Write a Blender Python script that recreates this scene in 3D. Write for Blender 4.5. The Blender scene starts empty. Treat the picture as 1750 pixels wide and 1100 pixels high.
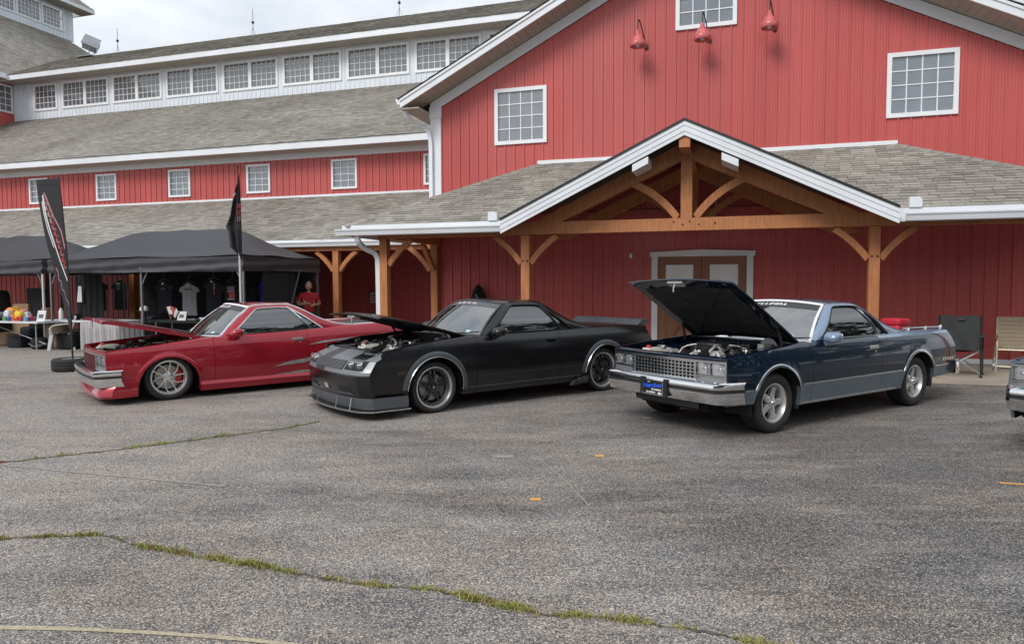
import bpy, bmesh, math, random
from mathutils import Vector, Matrix
random.seed(7)
R = math.radians
scene = bpy.context.scene
col = scene.collection

# ---------------------------------------------------------------- camera
CAM_H = 1.63
PITCH = math.atan((550 - 484) / 1200.0)
cam_data = bpy.data.cameras.new('camera')
cam = bpy.data.objects.new('camera', cam_data)
col.objects.link(cam)
cam_data.sensor_width = 36.0
cam_data.sensor_fit = 'HORIZONTAL'
cam_data.lens = 36.0 * 1200.0 / 1750.0
cam_data.clip_start = 0.1
cam_data.clip_end = 3000.0
cam.matrix_world = (Matrix.Translation((0, 0, CAM_H)) @ Matrix.Rotation(R(90) - PITCH, 4, 'X')
                    @ Matrix.Rotation(R(-0.22), 4, 'Z'))
scene.camera = cam

# ---------------------------------------------------------------- overcast sky, soft sun
SUN_EL, SUN_AZ = R(42), R(219)          # azimuth measured clockwise from +Y
world = bpy.data.worlds.new('World')
scene.world = world
world.use_nodes = True
nt = world.node_tree
nt.nodes.clear()
w_out = nt.nodes.new('ShaderNodeOutputWorld')
w_bg = nt.nodes.new('ShaderNodeBackground')
w_bg.inputs['Strength'].default_value = 0.1
sky = nt.nodes.new('ShaderNodeTexSky')
sky.sky_type = 'NISHITA'
sky.sun_disc = False
sky.sun_elevation = SUN_EL
sky.sun_rotation = SUN_AZ
sky.air_density = 1.2
sky.dust_density = 2.5
tc = nt.nodes.new('ShaderNodeTexCoord')
mp = nt.nodes.new('ShaderNodeMapping')
mp.inputs['Scale'].default_value = (1.0, 1.0, 2.4)
nz = nt.nodes.new('ShaderNodeTexNoise')
nz.inputs['Scale'].default_value = 2.6
nz.inputs['Detail'].default_value = 7.0
nz.inputs['Roughness'].default_value = 0.58
nt.links.new(tc.outputs['Generated'], mp.inputs['Vector'])
nt.links.new(mp.outputs['Vector'], nz.inputs['Vector'])
cr = nt.nodes.new('ShaderNodeValToRGB')
cr.color_ramp.elements[0].position = 0.33
cr.color_ramp.elements[0].color = (4.5, 5.05, 5.75, 1)
cr.color_ramp.elements[1].position = 0.62
cr.color_ramp.elements[1].color = (7.5, 7.7, 7.9, 1)
nt.links.new(nz.outputs['Fac'], cr.inputs['Fac'])
mx = nt.nodes.new('ShaderNodeMixRGB')
mx.inputs['Fac'].default_value = 0.92
nt.links.new(sky.outputs['Color'], mx.inputs['Color1'])
nt.links.new(cr.outputs['Color'], mx.inputs['Color2'])
nt.links.new(mx.outputs['Color'], w_bg.inputs['Color'])
nt.links.new(w_bg.outputs['Background'], w_out.inputs['Surface'])

sun_d = bpy.data.lights.new('sun', 'SUN')
sun_d.energy = 1.5
sun_d.angle = R(22)
sun_d.color = (1.0, 0.97, 0.93)
sun = bpy.data.objects.new('sun', sun_d)
col.objects.link(sun)
_d = Vector((math.sin(SUN_AZ) * math.cos(SUN_EL), math.cos(SUN_AZ) * math.cos(SUN_EL), math.sin(SUN_EL)))
sun.rotation_euler = _d.to_track_quat('Z', 'Y').to_euler()

scene.view_settings.view_transform = 'Standard'
scene.view_settings.look = 'None'
scene.view_settings.gamma = 1.0
scene.view_settings.exposure = 0.52
scene.view_settings.use_curve_mapping = False
scene.cycles.max_bounces = 8
scene.cycles.transparent_max_bounces = 12

# ---------------------------------------------------------------- materials
MATS = {}
def new_mat(name):
    m = bpy.data.materials.new(name)
    m.use_nodes = True
    MATS[name] = m
    t = m.node_tree
    return m, t, t.nodes['Principled BSDF']

def coords(t, scale=(1, 1, 1), kind='Object'):
    c = t.nodes.new('ShaderNodeTexCoord')
    p = t.nodes.new('ShaderNodeMapping')
    p.inputs['Scale'].default_value = scale
    t.links.new(c.outputs[kind], p.inputs['Vector'])
    return p.outputs['Vector']

def noise(t, vec, scale, detail=4, rough=0.55):
    n = t.nodes.new('ShaderNodeTexNoise')
    n.inputs['Scale'].default_value = scale
    n.inputs['Detail'].default_value = detail
    n.inputs['Roughness'].default_value = rough
    t.links.new(vec, n.inputs['Vector'])
    return n.outputs['Fac']

def ramp(t, fac, stops):
    r = t.nodes.new('ShaderNodeValToRGB')
    e = r.color_ramp.elements
    while len(e) < len(stops):
        e.new(0.5)
    for k, (p, c) in enumerate(stops):
        e[k].position = p
        e[k].color = (c[0], c[1], c[2], 1)
    t.links.new(fac, r.inputs['Fac'])
    return r.outputs['Color']

def mixc(t, a, b, fac, mode='MIX'):
    m = t.nodes.new('ShaderNodeMixRGB')
    m.blend_type = mode
    for k, v in (('Fac', fac), ('Color1', a), ('Color2', b)):
        if isinstance(v, (int, float)):
            m.inputs[k].default_value = v
        elif isinstance(v, tuple):
            m.inputs[k].default_value = (v[0], v[1], v[2], 1)
        else:
            t.links.new(v, m.inputs[k])
    return m.outputs['Color']

def bump(t, b, height, strength=0.3, dist=0.01):
    n = t.nodes.new('ShaderNodeBump')
    n.inputs['Strength'].default_value = strength
    n.inputs['Distance'].default_value = dist
    t.links.new(height, n.inputs['Height'])
    t.links.new(n.outputs['Normal'], b.inputs['Normal'])

def plain(name, c, rough=0.5, metal=0.0, var=0.12, scale=3.0, coat=0.0, spec=0.5, bumps=0.0, bscale=60, stretch=(1, 1, 1), coat_rough=0.05, dirt=None):
    m, t, b = new_mat(name)
    v = coords(t, stretch)
    f = noise(t, v, scale, 6)
    lo = tuple(x * (1 - var) for x in c)
    hi = tuple(min(1, x * (1 + var)) for x in c)
    cc = ramp(t, f, [(0.3, lo), (0.7, hi)])
    if dirt:
        f2 = noise(t, v, scale * 0.23, 8, 0.65)
        k = ramp(t, f2, [(0.48, (0, 0, 0)), (0.75, (dirt[3],) * 3)])
        cc = mixc(t, cc, dirt[:3], k)
    t.links.new(cc, b.inputs['Base Color'])
    rr = t.nodes.new('ShaderNodeMapRange')
    rr.inputs['To Min'].default_value = max(0.0, rough * 0.85)
    rr.inputs['To Max'].default_value = min(1.0, rough * 1.15)
    t.links.new(f, rr.inputs['Value'])
    t.links.new(rr.outputs['Result'], b.inputs['Roughness'])
    b.inputs['Metallic'].default_value = metal
    b.inputs['Specular IOR Level'].default_value = spec
    b.inputs['Coat Weight'].default_value = coat
    b.inputs['Coat Roughness'].default_value = coat_rough
    if bumps:
        bump(t, b, noise(t, v, bscale, 3), bumps, 0.004)
    return m

# setting
plain('red_siding', (0.50, 0.098, 0.092), 0.36, var=0.09, scale=0.8, stretch=(2.0, 2.0, 0.25), spec=0.4, dirt=(0.54, 0.19, 0.185, 0.4))
_m = MATS['red_siding']; _t = _m.node_tree; _b = _t.nodes['Principled BSDF']
_src = _b.inputs['Base Color'].links[0].from_socket
_oi = _t.nodes.new('ShaderNodeObjectInfo')
_t.links.new(mixc(_t, _src, ramp(_t, _oi.outputs['Random'], [(0.0, (0.93, 0.92, 0.92)), (1.0, (1.04, 1.06, 1.06))]), 1.0, 'MULTIPLY'), _b.inputs['Base Color'])
plain('white_trim', (0.76, 0.79, 0.83), 0.42, var=0.05, scale=1.6, dirt=(0.50, 0.49, 0.46, 0.35))
plain('white_siding', (0.70, 0.75, 0.80), 0.45, var=0.05, scale=1.2)
plain('soffit', (0.42, 0.37, 0.31), 0.6, var=0.08)
plain('frame_white', (0.80, 0.82, 0.85), 0.4, var=0.04)
plain('concrete', (0.40, 0.34, 0.27), 0.85, var=0.16, scale=2.2, bumps=0.25, bscale=90, dirt=(0.22, 0.19, 0.16, 0.5))
plain('room_grey', (0.34, 0.35, 0.36), 0.9, var=0.2)
plain('room_dark', (0.05, 0.052, 0.055), 0.9)
plain('curtain_blue', (0.38, 0.46, 0.60), 0.9, var=0.15, scale=4)
plain('door_brown', (0.27, 0.115, 0.062), 0.5, var=0.1, scale=5, stretch=(1, 1, 0.2))
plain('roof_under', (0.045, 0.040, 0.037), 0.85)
plain('metal_grey', (0.35, 0.36, 0.38), 0.4, 0.8)
plain('pipe_grey', (0.45, 0.46, 0.48), 0.35, 0.7)
plain('lamp_red', (0.60, 0.13, 0.13), 0.3, coat=0.4)
plain('dark_iron', (0.03, 0.03, 0.032), 0.45, 0.3)
plain('rod_copper', (0.10, 0.035, 0.03), 0.5, 0.3)

def wood(name, c):
    m, t, b = new_mat(name)
    v = coords(t, (1, 1, 1))
    g = noise(t, coords(t, (9, 9, 1.2)), 2.4, 8, 0.7)
    k = noise(t, v, 1.3, 5)
    cc = ramp(t, g, [(0.28, tuple(x * 0.62 for x in c)), (0.55, c), (0.8, tuple(min(1, x * 1.25) for x in c))])
    cc = mixc(t, cc, tuple(x * 0.6 for x in c), ramp(t, k, [(0.55, (0, 0, 0)), (0.8, (0.6,) * 3)]))
    t.links.new(cc, b.inputs['Base Color'])
    b.inputs['Roughness'].default_value = 0.6
    bump(t, b, g, 0.25, 0.004)
wood('timber', (0.48, 0.185, 0.068))

def tinted(name, rough=0.9, attr='tint', bumps=0.35, bscale=120):
    m, t, b = new_mat(name)
    a = t.nodes.new('ShaderNodeAttribute')
    a.attribute_name = attr
    v = coords(t)
    f = noise(t, v, 70, 3, 0.7)
    g = noise(t, v, 0.35, 6, 0.6)
    cc = mixc(t, a.outputs['Color'], ramp(t, f, [(0.3, (0.72, 0.72, 0.72)), (0.7, (1.25, 1.25, 1.25))]), 1.0, 'MULTIPLY')
    cc = mixc(t, cc, ramp(t, g, [(0.35, (0.80, 0.78, 0.76)), (0.65, (1.1, 1.1, 1.08))]), 1.0, 'MULTIPLY')
    t.links.new(cc, b.inputs['Base Color'])
    b.inputs['Roughness'].default_value = rough
    b.inputs['Specular IOR Level'].default_value = 0.25
    bump(t, b, noise(t, v, bscale, 2), bumps, 0.004)
tinted('shingle')
tinted('grass', 0.7, bumps=0.0)
tinted('merch', 0.5, bumps=0.0)
tinted('leaf', 0.6, bumps=0.0)

def glass_mat(name, tint, transp, rough=0.03, ior=1.5, base=(0.02, 0.025, 0.03)):
    """see-through body under a mirror coat weighted by Fresnel"""
    m, t, b = new_mat(name)
    v = coords(t)
    t.links.new(ramp(t, noise(t, v, 2.0, 3), [(0.3, tuple(x * 0.85 for x in base)), (0.7, tuple(x * 1.15 for x in base))]), b.inputs['Base Color'])
    b.inputs['Roughness'].default_value = 0.6
    b.inputs['Specular IOR Level'].default_value = 0.0
    tr = t.nodes.new('ShaderNodeBsdfTransparent')
    tr.inputs['Color'].default_value = (*tint, 1)
    gl = t.nodes.new('ShaderNodeBsdfGlossy')
    gl.inputs['Roughness'].default_value = rough
    wv = t.nodes.new('ShaderNodeBump'); wv.inputs['Strength'].default_value = 0.06; wv.inputs['Distance'].default_value = 0.02
    t.links.new(noise(t, v, 1.6, 2), wv.inputs['Height']); t.links.new(wv.outputs['Normal'], gl.inputs['Normal'])
    fr = t.nodes.new('ShaderNodeFresnel')
    fr.inputs['IOR'].default_value = ior
    m1 = t.nodes.new('ShaderNodeMixShader'); m1.inputs['Fac'].default_value = transp
    t.links.new(b.outputs['BSDF'], m1.inputs[1]); t.links.new(tr.outputs['BSDF'], m1.inputs[2])
    m2 = t.nodes.new('ShaderNodeMixShader')
    t.links.new(fr.outputs['Fac'], m2.inputs['Fac']); t.links.new(m1.outputs['Shader'], m2.inputs[1]); t.links.new(gl.outputs['BSDF'], m2.inputs[2])
    t.links.new(m2.outputs['Shader'], t.nodes['Material Output'].inputs['Surface'])
    return m
glass_mat('window_glass', (0.80, 0.84, 0.86), 0.5, 0.03, 2.6, (0.27, 0.32, 0.38))
glass_mat('clerestory_glass', (0.8, 0.82, 0.84), 0.5, 0.04, 2.3, (0.25, 0.27, 0.29))
glass_mat('windshield', (0.72, 0.82, 0.82), 0.8, 0.02, 5.0)
glass_mat('tint_glass', (0.10, 0.10, 0.11), 0.6, 0.015, 2.9)
glass_mat('lamp_glass', (0.97, 0.98, 1.0), 0.82, 0.04, 1.7, (0.7, 0.72, 0.75))
glass_mat('clear_plastic', (0.85, 0.92, 0.97), 0.8, 0.05, 1.35, (0.4, 0.45, 0.5))

# cars
plain('navy_paint', (0.003, 0.011, 0.026), 0.25, 0.1, var=0.04, coat=1.0, coat_rough=0.03, spec=0.2)
plain('steel_blue_paint', (0.12, 0.165, 0.205), 0.30, 0.45, var=0.04, coat=0.9, coat_rough=0.05)
plain('sky_blue_paint', (0.22, 0.30, 0.42), 0.26, 0.45, var=0.05, coat=1.0, coat_rough=0.03)
plain('black_satin', (0.006, 0.006, 0.007), 0.25, 0.0, var=0.08, spec=0.5, coat=0.35, coat_rough=0.12)
plain('stripe_grey', (0.19, 0.205, 0.22), 0.34, 0.3, var=0.06)
plain('grey_satin', (0.095, 0.105, 0.115), 0.36, 0.35, var=0.06)
plain('grey_dark', (0.045, 0.046, 0.05), 0.42, 0.2, var=0.06)
plain('red_candy', (0.36, 0.014, 0.028), 0.25, 0.30, var=0.05, coat=1.0, coat_rough=0.025, spec=0.25)
plain('silver_flame', (0.42, 0.42, 0.44), 0.3, 0.5, var=0.25, scale=14)
plain('chrome', (0.78, 0.79, 0.80), 0.09, 1.0, var=0.03)
plain('chrome_worn', (0.62, 0.64, 0.66), 0.2, 1.0, var=0.05)
plain('argent', (0.55, 0.55, 0.54), 0.36, 0.55, var=0.05)
plain('polished', (0.78, 0.78, 0.77), 0.24, 0.75, var=0.03)
plain('gloss_black', (0.008, 0.008, 0.009), 0.12, 0.0, var=0.05, coat=1.0)
plain('rubber', (0.016, 0.016, 0.017), 0.75, var=0.2, scale=12, bumps=0.2, dirt=(0.05, 0.046, 0.04, 0.5))
plain('underbody', (0.009, 0.009, 0.010), 0.8)
plain('trim_black', (0.013, 0.013, 0.014), 0.5)
plain('insulation', (0.028, 0.028, 0.029), 0.9, bumps=1.0, bscale=50, var=0.35, scale=6)
plain('seat_cloth', (0.04, 0.045, 0.055), 0.9)
plain('cast_alloy', (0.55, 0.54, 0.52), 0.40, 0.55, var=0.15, scale=20)
plain('brake_disc', (0.38, 0.36, 0.34), 0.35, 0.9)
plain('caliper_red', (0.45, 0.01, 0.012), 0.35)
plain('bottle_white', (0.70, 0.69, 0.62), 0.4)
plain('cap_red', (0.55, 0.07, 0.05), 0.4)
plain('tonneau', (0.055, 0.06, 0.062), 0.7)
plain('amber_dark', (0.05, 0.03, 0.022), 0.3)
plain('plate_black', (0.008, 0.009, 0.012), 0.3, coat=0.5)
plain('print_blue', (0.02, 0.10, 0.72), 0.4)
plain('print_white', (0.75, 0.75, 0.75), 0.5)
plain('print_red', (0.50, 0.06, 0.06), 0.5)
plain('print_pink', (0.45, 0.22, 0.24), 0.5)
plain('sticker', (0.45, 0.62, 0.62), 0.5)
# stuff in the tents
plain('canopy_black', (0.036, 0.037, 0.043), 0.5, var=0.15, scale=2.5, spec=0.5, bumps=0.15, bscale=9)
plain('flag_black', (0.022, 0.022, 0.025), 0.75, var=0.15)
plain('cloth_black', (0.010, 0.011, 0.013), 0.9, bumps=0.3, bscale=6)
plain('cloth_navy', (0.016, 0.019, 0.027), 0.9)
plain('cloth_grey', (0.36, 0.36, 0.40), 0.9, var=0.1)
plain('skirt_grey', (0.46, 0.44, 0.45), 0.85, var=0.07)
plain('table_white', (0.62, 0.64, 0.67), 0.45)
plain('plastic_white', (0.72, 0.72, 0.72), 0.4)
plain('pole_white', (0.62, 0.65, 0.68), 0.35, 0.3)
plain('pole_grey', (0.20, 0.21, 0.22), 0.4, 0.5)
plain('cardboard', (0.32, 0.22, 0.14), 0.9)
plain('shirt_red', (0.36, 0.012, 0.022), 0.85, var=0.15, scale=8)
plain('skin', (0.46, 0.24, 0.17), 0.55)
plain('hair_grey', (0.22, 0.19, 0.17), 0.8)
plain('jeans', (0.03, 0.04, 0.07), 0.9)
plain('paper', (0.62, 0.62, 0.62), 0.8, var=0.1, scale=10)
plain('camp_canvas', (0.034, 0.037, 0.038), 0.7, var=0.25, bumps=0.8, bscale=7)
plain('camp_olive', (0.055, 0.055, 0.045), 0.85)
plain('webbing_tan', (0.50, 0.41, 0.29), 0.8, var=0.1)
plain('tube_cream', (0.62, 0.56, 0.46), 0.35, 0.4)
plain('arm_wood', (0.28, 0.11, 0.05), 0.45)
plain('cooler_red', (0.50, 0.015, 0.035), 0.5)
plain('pumpkin', (0.45, 0.27, 0.14), 0.7)
plain('tinsel', (0.62, 0.68, 0.66), 0.4, 0.4, var=0.3, scale=30)
plain('paint_yellow', (0.44, 0.38, 0.26), 0.85, var=0.3, scale=60, dirt=(0.2, 0.18, 0.15, 0.9))
plain('paint_orange', (0.60, 0.31, 0.09), 0.8, var=0.25, scale=40, dirt=(0.3, 0.22, 0.15, 0.6))
plain('paint_pale', (0.30, 0.28, 0.25), 0.85, var=0.35, scale=70, dirt=(0.17, 0.16, 0.145, 0.95))
plain('crack_soil', (0.09, 0.08, 0.065), 0.95, var=0.4, scale=20)
plain('bark', (0.06, 0.045, 0.035), 0.9)
plain('earth', (0.09, 0.085, 0.06), 0.95)

# ---------------------------------------------------------------- mesh builder
class MB:
    def __init__(s):
        s.v, s.f, s.m, s.c = [], [], [], []
    def face(s, idx, mi=0, c=None):
        s.f.append(tuple(idx)); s.m.append(mi); s.c.append(c)
    def add(s, pts):
        n = len(s.v); s.v.extend([tuple(p) for p in pts]); return n
    def poly(s, pts, mi=0, c=None):
        n = s.add(pts); s.face(range(n, n + len(pts)), mi, c); return s
    def grid(s, P, cu=False, cv=False, mi=0, flip=False, mfun=None, c=None):
        nu, nv = len(P), len(P[0])
        n = s.add([q for row in P for q in row])
        for i in range(nu if cu else nu - 1):
            for j in range(nv if cv else nv - 1):
                a = n + i * nv + j
                b = n + ((i + 1) % nu) * nv + j
                c2 = n + ((i + 1) % nu) * nv + (j + 1) % nv
                d = n + i * nv + (j + 1) % nv
                q = (a, b, c2, d)
                if flip: q = q[::-1]
                s.face(q, mfun(i, j) if mfun else mi, c)
        return s
    def hexa(s, p, mi=0, c=None):      # 8 corners: bottom 4 (ccw), top 4
        n = s.add(p)
        for q in ((0, 3, 2, 1), (4, 5, 6, 7), (0, 1, 5, 4), (1, 2, 6, 5), (2, 3, 7, 6), (3, 0, 4, 7)):
            s.face([n + k for k in q], mi, c)
        return s
    def box(s, x0, x1, y0, y1, z0, z1, mi=0, c=None):
        return s.hexa([(x0, y0, z0), (x1, y0, z0), (x1, y1, z0), (x0, y1, z0),
                       (x0, y0, z1), (x1, y0, z1), (x1, y1, z1), (x0, y1, z1)], mi, c)
    def beam(s, a, b, w, h, up=(0, 0, 1), mi=0, c=None):
        a, b, up = Vector(a), Vector(b), Vector(up)
        d = (b - a).normalized()
        sd = d.cross(up).normalized() * (w / 2)
        u = sd.cross(d).normalized() * (h / 2)
        return s.hexa([a - sd - u, a + sd - u, b + sd - u, b - sd - u, a - sd + u, a + sd + u, b + sd + u, b - sd + u], mi, c)
    def sweep(s, pts, prof, up=(0, 0, 1), closed=False, mi=0, caps=True, c=None):
        # prof: list of (side, up) offsets, closed loop
        pts = [Vector(p) for p in pts]; n = len(pts); rows = []
        up = Vector(up)
        for i, p in enumerate(pts):
            if closed: d = pts[(i + 1) % n] - pts[i - 1]
            else: d = pts[min(i + 1, n - 1)] - pts[max(i - 1, 0)]
            d.normalize()
            sd = d.cross(up)
            if sd.length < 1e-4: sd = d.cross(Vector((0, 1, 0)))
            sd.normalize(); u = sd.cross(d).normalized()
            rows.append([p + sd * a + u * b for a, b in prof])
        k = len(s.v)
        s.grid(rows, cu=closed, cv=True, mi=mi, c=c)
        if caps and not closed:
            m = len(prof)
            s.face([k + j for j in range(m)], mi, c)
            s.face([k + (n - 1) * m + j for j in reversed(range(m))], mi, c)
        return s
    def tube(s, pts, r, n=8, closed=False, mi=0, c=None, up=(0, 0, 1)):
        return s.sweep(pts, [(r * math.cos(2 * math.pi * k / n), r * math.sin(2 * math.pi * k / n)) for k in range(n)], up, closed, mi, c=c)
    def prism(s, poly, fn, d0, d1, mi=0, c=None):
        n = s.add([fn(a, b, d0) for a, b in poly] + [fn(a, b, d1) for a, b in poly]); k = len(poly)
        s.face([n + i for i in range(k)], mi, c)
        s.face([n + k + i for i in reversed(range(k))], mi, c)
        for i in range(k):
            j = (i + 1) % k
            s.face((n + i, n + k + i, n + k + j, n + j), mi, c)
        return s
    def lathe(s, prof, o=(0, 0, 0), axis='z', n=24, mi=0, mfun=None, c=None, sx=1.0):
        rows = []
        for k in range(n):
            a = 2 * math.pi * k / n; ca, sa = math.cos(a) * sx, math.sin(a)
            row = []
            for r, h in prof:
                if axis == 'z': p = (o[0] + r * ca, o[1] + r * sa, o[2] + h)
                elif axis == 'y': p = (o[0] + r * ca, o[1] + h, o[2] + r * sa)
                else: p = (o[0] + h, o[1] + r * ca, o[2] + r * sa)
                row.append(p)
            rows.append(row)
        return s.grid(rows, cu=True, mi=mi, mfun=mfun, c=c)
    def ball(s, o, rx, ry, rz, n=12, m=8, mi=0, p=1.0, c=None):
        rows = []
        sg = lambda v: math.copysign(abs(v) ** p, v)
        for i in range(n):
            a = 2 * math.pi * i / n
            rows.append([(o[0] + rx * sg(math.cos(a)) * sg(math.sin(math.pi * j / m)),
                          o[1] + ry * sg(math.sin(a)) * sg(math.sin(math.pi * j / m)),
                          o[2] - rz * sg(math.cos(math.pi * j / m))) for j in range(m + 1)])
        return s.grid(rows, cu=True, mi=mi, c=c)
    def mesh(s, name, mats, smooth=None, weld=True, recalc=True):
        me = bpy.data.meshes.new(name)
        me.from_pydata(s.v, [], s.f)
        for m in (mats if isinstance(mats, (list, tuple)) else [mats]):
            me.materials.append(MATS[m])
        me.polygons.foreach_set('material_index', s.m)
        if any(c is not None for c in s.c):
            at = me.color_attributes.new('tint', 'FLOAT_COLOR', 'CORNER')
            buf = []
            for f, c in zip(s.f, s.c):
                cc = c or (0.5, 0.5, 0.5)
                buf.extend((cc[0], cc[1], cc[2], 1.0) * len(f))
            at.data.foreach_set('color', buf)
        if weld or recalc:
            bm = bmesh.new(); bm.from_mesh(me)
            if weld:
                bmesh.ops.remove_doubles(bm, verts=bm.verts, dist=0.0004)
                bmesh.ops.dissolve_degenerate(bm, edges=bm.edges, dist=0.0002)
            if recalc: bmesh.ops.recalc_face_normals(bm, faces=bm.faces)
            bm.to_mesh(me); bm.free()
        if smooth:
            me.polygons.foreach_set('use_smooth', [True] * len(me.polygons))
            me.set_sharp_from_angle(angle=R(smooth))
        me.update()
        return me
    def build(s, name, mats, parent=None, smooth=None, weld=True, recalc=True, loc=None):
        o = bpy.data.objects.new(name, s.mesh(name, mats, smooth, weld, recalc))
        col.objects.link(o)
        if parent is not None: o.parent = parent
        if loc is not None: o.location = loc
        return o

def tag(o, label=None, cat=None, group=None, kind=None):
    if label: o['label'] = label
    if cat: o['category'] = cat
    if group: o['group'] = group
    if kind: o['kind'] = kind
    return o
def thing(name, label, cat, loc=(0, 0, 0), rz=0.0, group=None):
    o = bpy.data.objects.new(name, None)
    o.empty_display_size = 0.2
    col.objects.link(o); o.location = loc; o.rotation_euler = (0, 0, rz)
    return tag(o, label, cat, group)
def copy_tree(o, parent=None):
    c = o.copy(); col.objects.link(c); c.parent = parent
    for ch in list(o.children): copy_tree(ch, c)
    return c
def share(name, me, parent, loc=(0, 0, 0), rot=None):
    o = bpy.data.objects.new(name, me); col.objects.link(o); o.parent = parent; o.location = loc
    if rot: o.rotation_euler = rot
    return o
def text(name, body, size, mat, parent, M, extrude=0.001, shear=0.0, sx=1.0, bold=0.0):
    cu = bpy.data.curves.new(name, 'FONT')
    cu.body = body; cu.size = size; cu.align_x = 'CENTER'; cu.align_y = 'CENTER'
    cu.extrude = extrude; cu.shear = shear; cu.resolution_u = 2; cu.offset = bold
    tmp = bpy.data.objects.new('tmp_text', cu); col.objects.link(tmp)
    dg = bpy.context.evaluated_depsgraph_get()
    me = bpy.data.meshes.new_from_object(tmp.evaluated_get(dg))
    bpy.data.objects.remove(tmp, do_unlink=True); bpy.data.curves.remove(cu)
    me.materials.clear(); me.materials.append(MATS[mat])
    me.transform(M @ Matrix.Diagonal((sx, 1, 1, 1)))
    o = bpy.data.objects.new(name, me); col.objects.link(o); o.parent = parent
    return o
def lerp(a, b, t): return a + (b - a) * t
def interp(x, pts):
    if x <= pts[0][0]: return pts[0][1]
    for (a, fa), (b, fb) in zip(pts, pts[1:]):
        if x <= b: return fa + (fb - fa) * (x - a) / (b - a)
    return pts[-1][1]
def resample(poly, n):
    d = [0.0]
    for a, b in zip(poly, poly[1:]): d.append(d[-1] + (Vector(b) - Vector(a)).length)
    out = []
    for k in range(n):
        t = d[-1] * k / (n - 1)
        for i in range(len(poly) - 1):
            if t <= d[i + 1] + 1e-9:
                q = (t - d[i]) / max(1e-9, d[i + 1] - d[i]); break
        out.append(tuple(lerp(a, b, q) for a, b in zip(poly[i], poly[i + 1])))
    return out
def smooth_poly(poly, it=2):
    p = [tuple(q) for q in poly]
    for _ in range(it):
        r = [p[0]]
        for a, b in zip(p, p[1:]):
            r.append(tuple(lerp(x, y, 0.25) for x, y in zip(a, b)))
            r.append(tuple(lerp(x, y, 0.75) for x, y in zip(a, b)))
        r.append(p[-1]); p = r
    return p

# building frame: x along the front wall, y into the building, z up
BO = Vector((9.27899, 13.71675, 0.0))
BA = R(-17.3)
def bw(u, n, z=0.0):
    return BO + Vector((math.cos(BA), math.sin(BA), 0)) * u - Vector((-math.sin(BA), math.cos(BA), 0)) * n + Vector((0, 0, z))
# ================================================================ ground and paving
def asphalt():
    m, t, b = new_mat('asphalt')
    v = coords(t)
    vo = t.nodes.new('ShaderNodeTexVoronoi'); vo.inputs['Scale'].default_value = 150.0
    t.links.new(v, vo.inputs['Vector'])
    sep = t.nodes.new('ShaderNodeSeparateColor'); t.links.new(vo.outputs['Color'], sep.inputs['Color'])
    stones = ramp(t, sep.outputs['Red'], [(0.0, (0.055, 0.058, 0.068)), (0.30, (0.145, 0.145, 0.152)), (0.60, (0.275, 0.262, 0.25)), (0.84, (0.46, 0.405, 0.34)), (1.0, (0.66, 0.62, 0.56))])
    dark = ramp(t, sep.outputs['Red'], [(0.0, (0.024, 0.026, 0.033)), (0.42, (0.068, 0.070, 0.080)), (0.74, (0.135, 0.130, 0.125)), (0.90, (0.30, 0.265, 0.22)), (1.0, (0.46, 0.42, 0.36))])
    warm = ramp(t, sep.outputs['Green'], [(0.0, (1.06, 0.97, 0.88)), (0.5, (1, 1, 1)), (1.0, (0.93, 0.99, 1.08))])
    big = noise(t, coords(t, (0.55, 1.0, 1)), 0.42, 7, 0.62)
    med = noise(t, coords(t, (0.7, 2.2, 1)), 1.5, 6, 0.62)
    # the lot is older and more bleached towards the west
    sx = t.nodes.new('ShaderNodeSeparateXYZ'); t.links.new(v, sx.inputs['Vector'])
    mr = t.nodes.new('ShaderNodeMapRange'); mr.inputs['From Min'].default_value = -3.0; mr.inputs['From Max'].default_value = 3.5
    mr.inputs['To Min'].default_value = 0.10; mr.inputs['To Max'].default_value = -0.13
    t.links.new(sx.outputs['X'], mr.inputs['Value'])
    a1 = t.nodes.new('ShaderNodeMath'); a1.operation = 'ADD'
    t.links.new(big, a1.inputs[0]); t.links.new(mr.outputs['Result'], a1.inputs[1])
    a2 = t.nodes.new('ShaderNodeMath'); a2.operation = 'MULTIPLY_ADD'
    t.links.new(med, a2.inputs[0]); a2.inputs[1].default_value = 0.55; t.links.new(a1.outputs[0], a2.inputs[2])
    wear = ramp(t, a2.outputs[0], [(0.62, (0, 0, 0)), (0.92, (1, 1, 1))])
    cc = mixc(t, dark, stones, wear)
    cc = mixc(t, cc, warm, 1.0, 'MULTIPLY')
    cc = mixc(t, cc, ramp(t, noise(t, v, 0.9, 5, 0.6), [(0.35, (0.98, 0.99, 1.01)), (0.68, (1.09, 1.0, 0.91))]), 1.0, 'MULTIPLY')
    # pale drags and scuffs
    sc = noise(t, coords(t, (0.35, 3.2, 1)), 2.1, 8, 0.7)
    cc = mixc(t, cc, (0.34, 0.31, 0.27), ramp(t, sc, [(0.54, (0, 0, 0)), (0.74, (0.55,) * 3)]))
    st = noise(t, v, 1.1, 3)
    cc = mixc(t, cc, (0.03, 0.03, 0.032), ramp(t, st, [(0.62, (0, 0, 0)), (0.78, (0.22,) * 3)]))
    t.links.new(cc, b.inputs['Base Color'])
    b.inputs['Roughness'].default_value = 0.82
    b.inputs['Specular IOR Level'].default_value = 0.35
    bump(t, b, vo.outputs['Distance'], 0.55, 0.004)
asphalt()

g = MB().poly([(-1500, -1500, -0.02), (1500, -1500, -0.02), (1500, 1500, -0.02), (-1500, 1500, -0.02)]).build('ground', 'earth', recalc=False)
tag(g, kind='structure')
g = MB().poly([(-75, -45, 0), (60, -45, 0), (60, 60, 0), (-75, 60, 0)]).build('parking_lot', 'asphalt', recalc=False)
tag(g, kind='structure')

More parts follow.
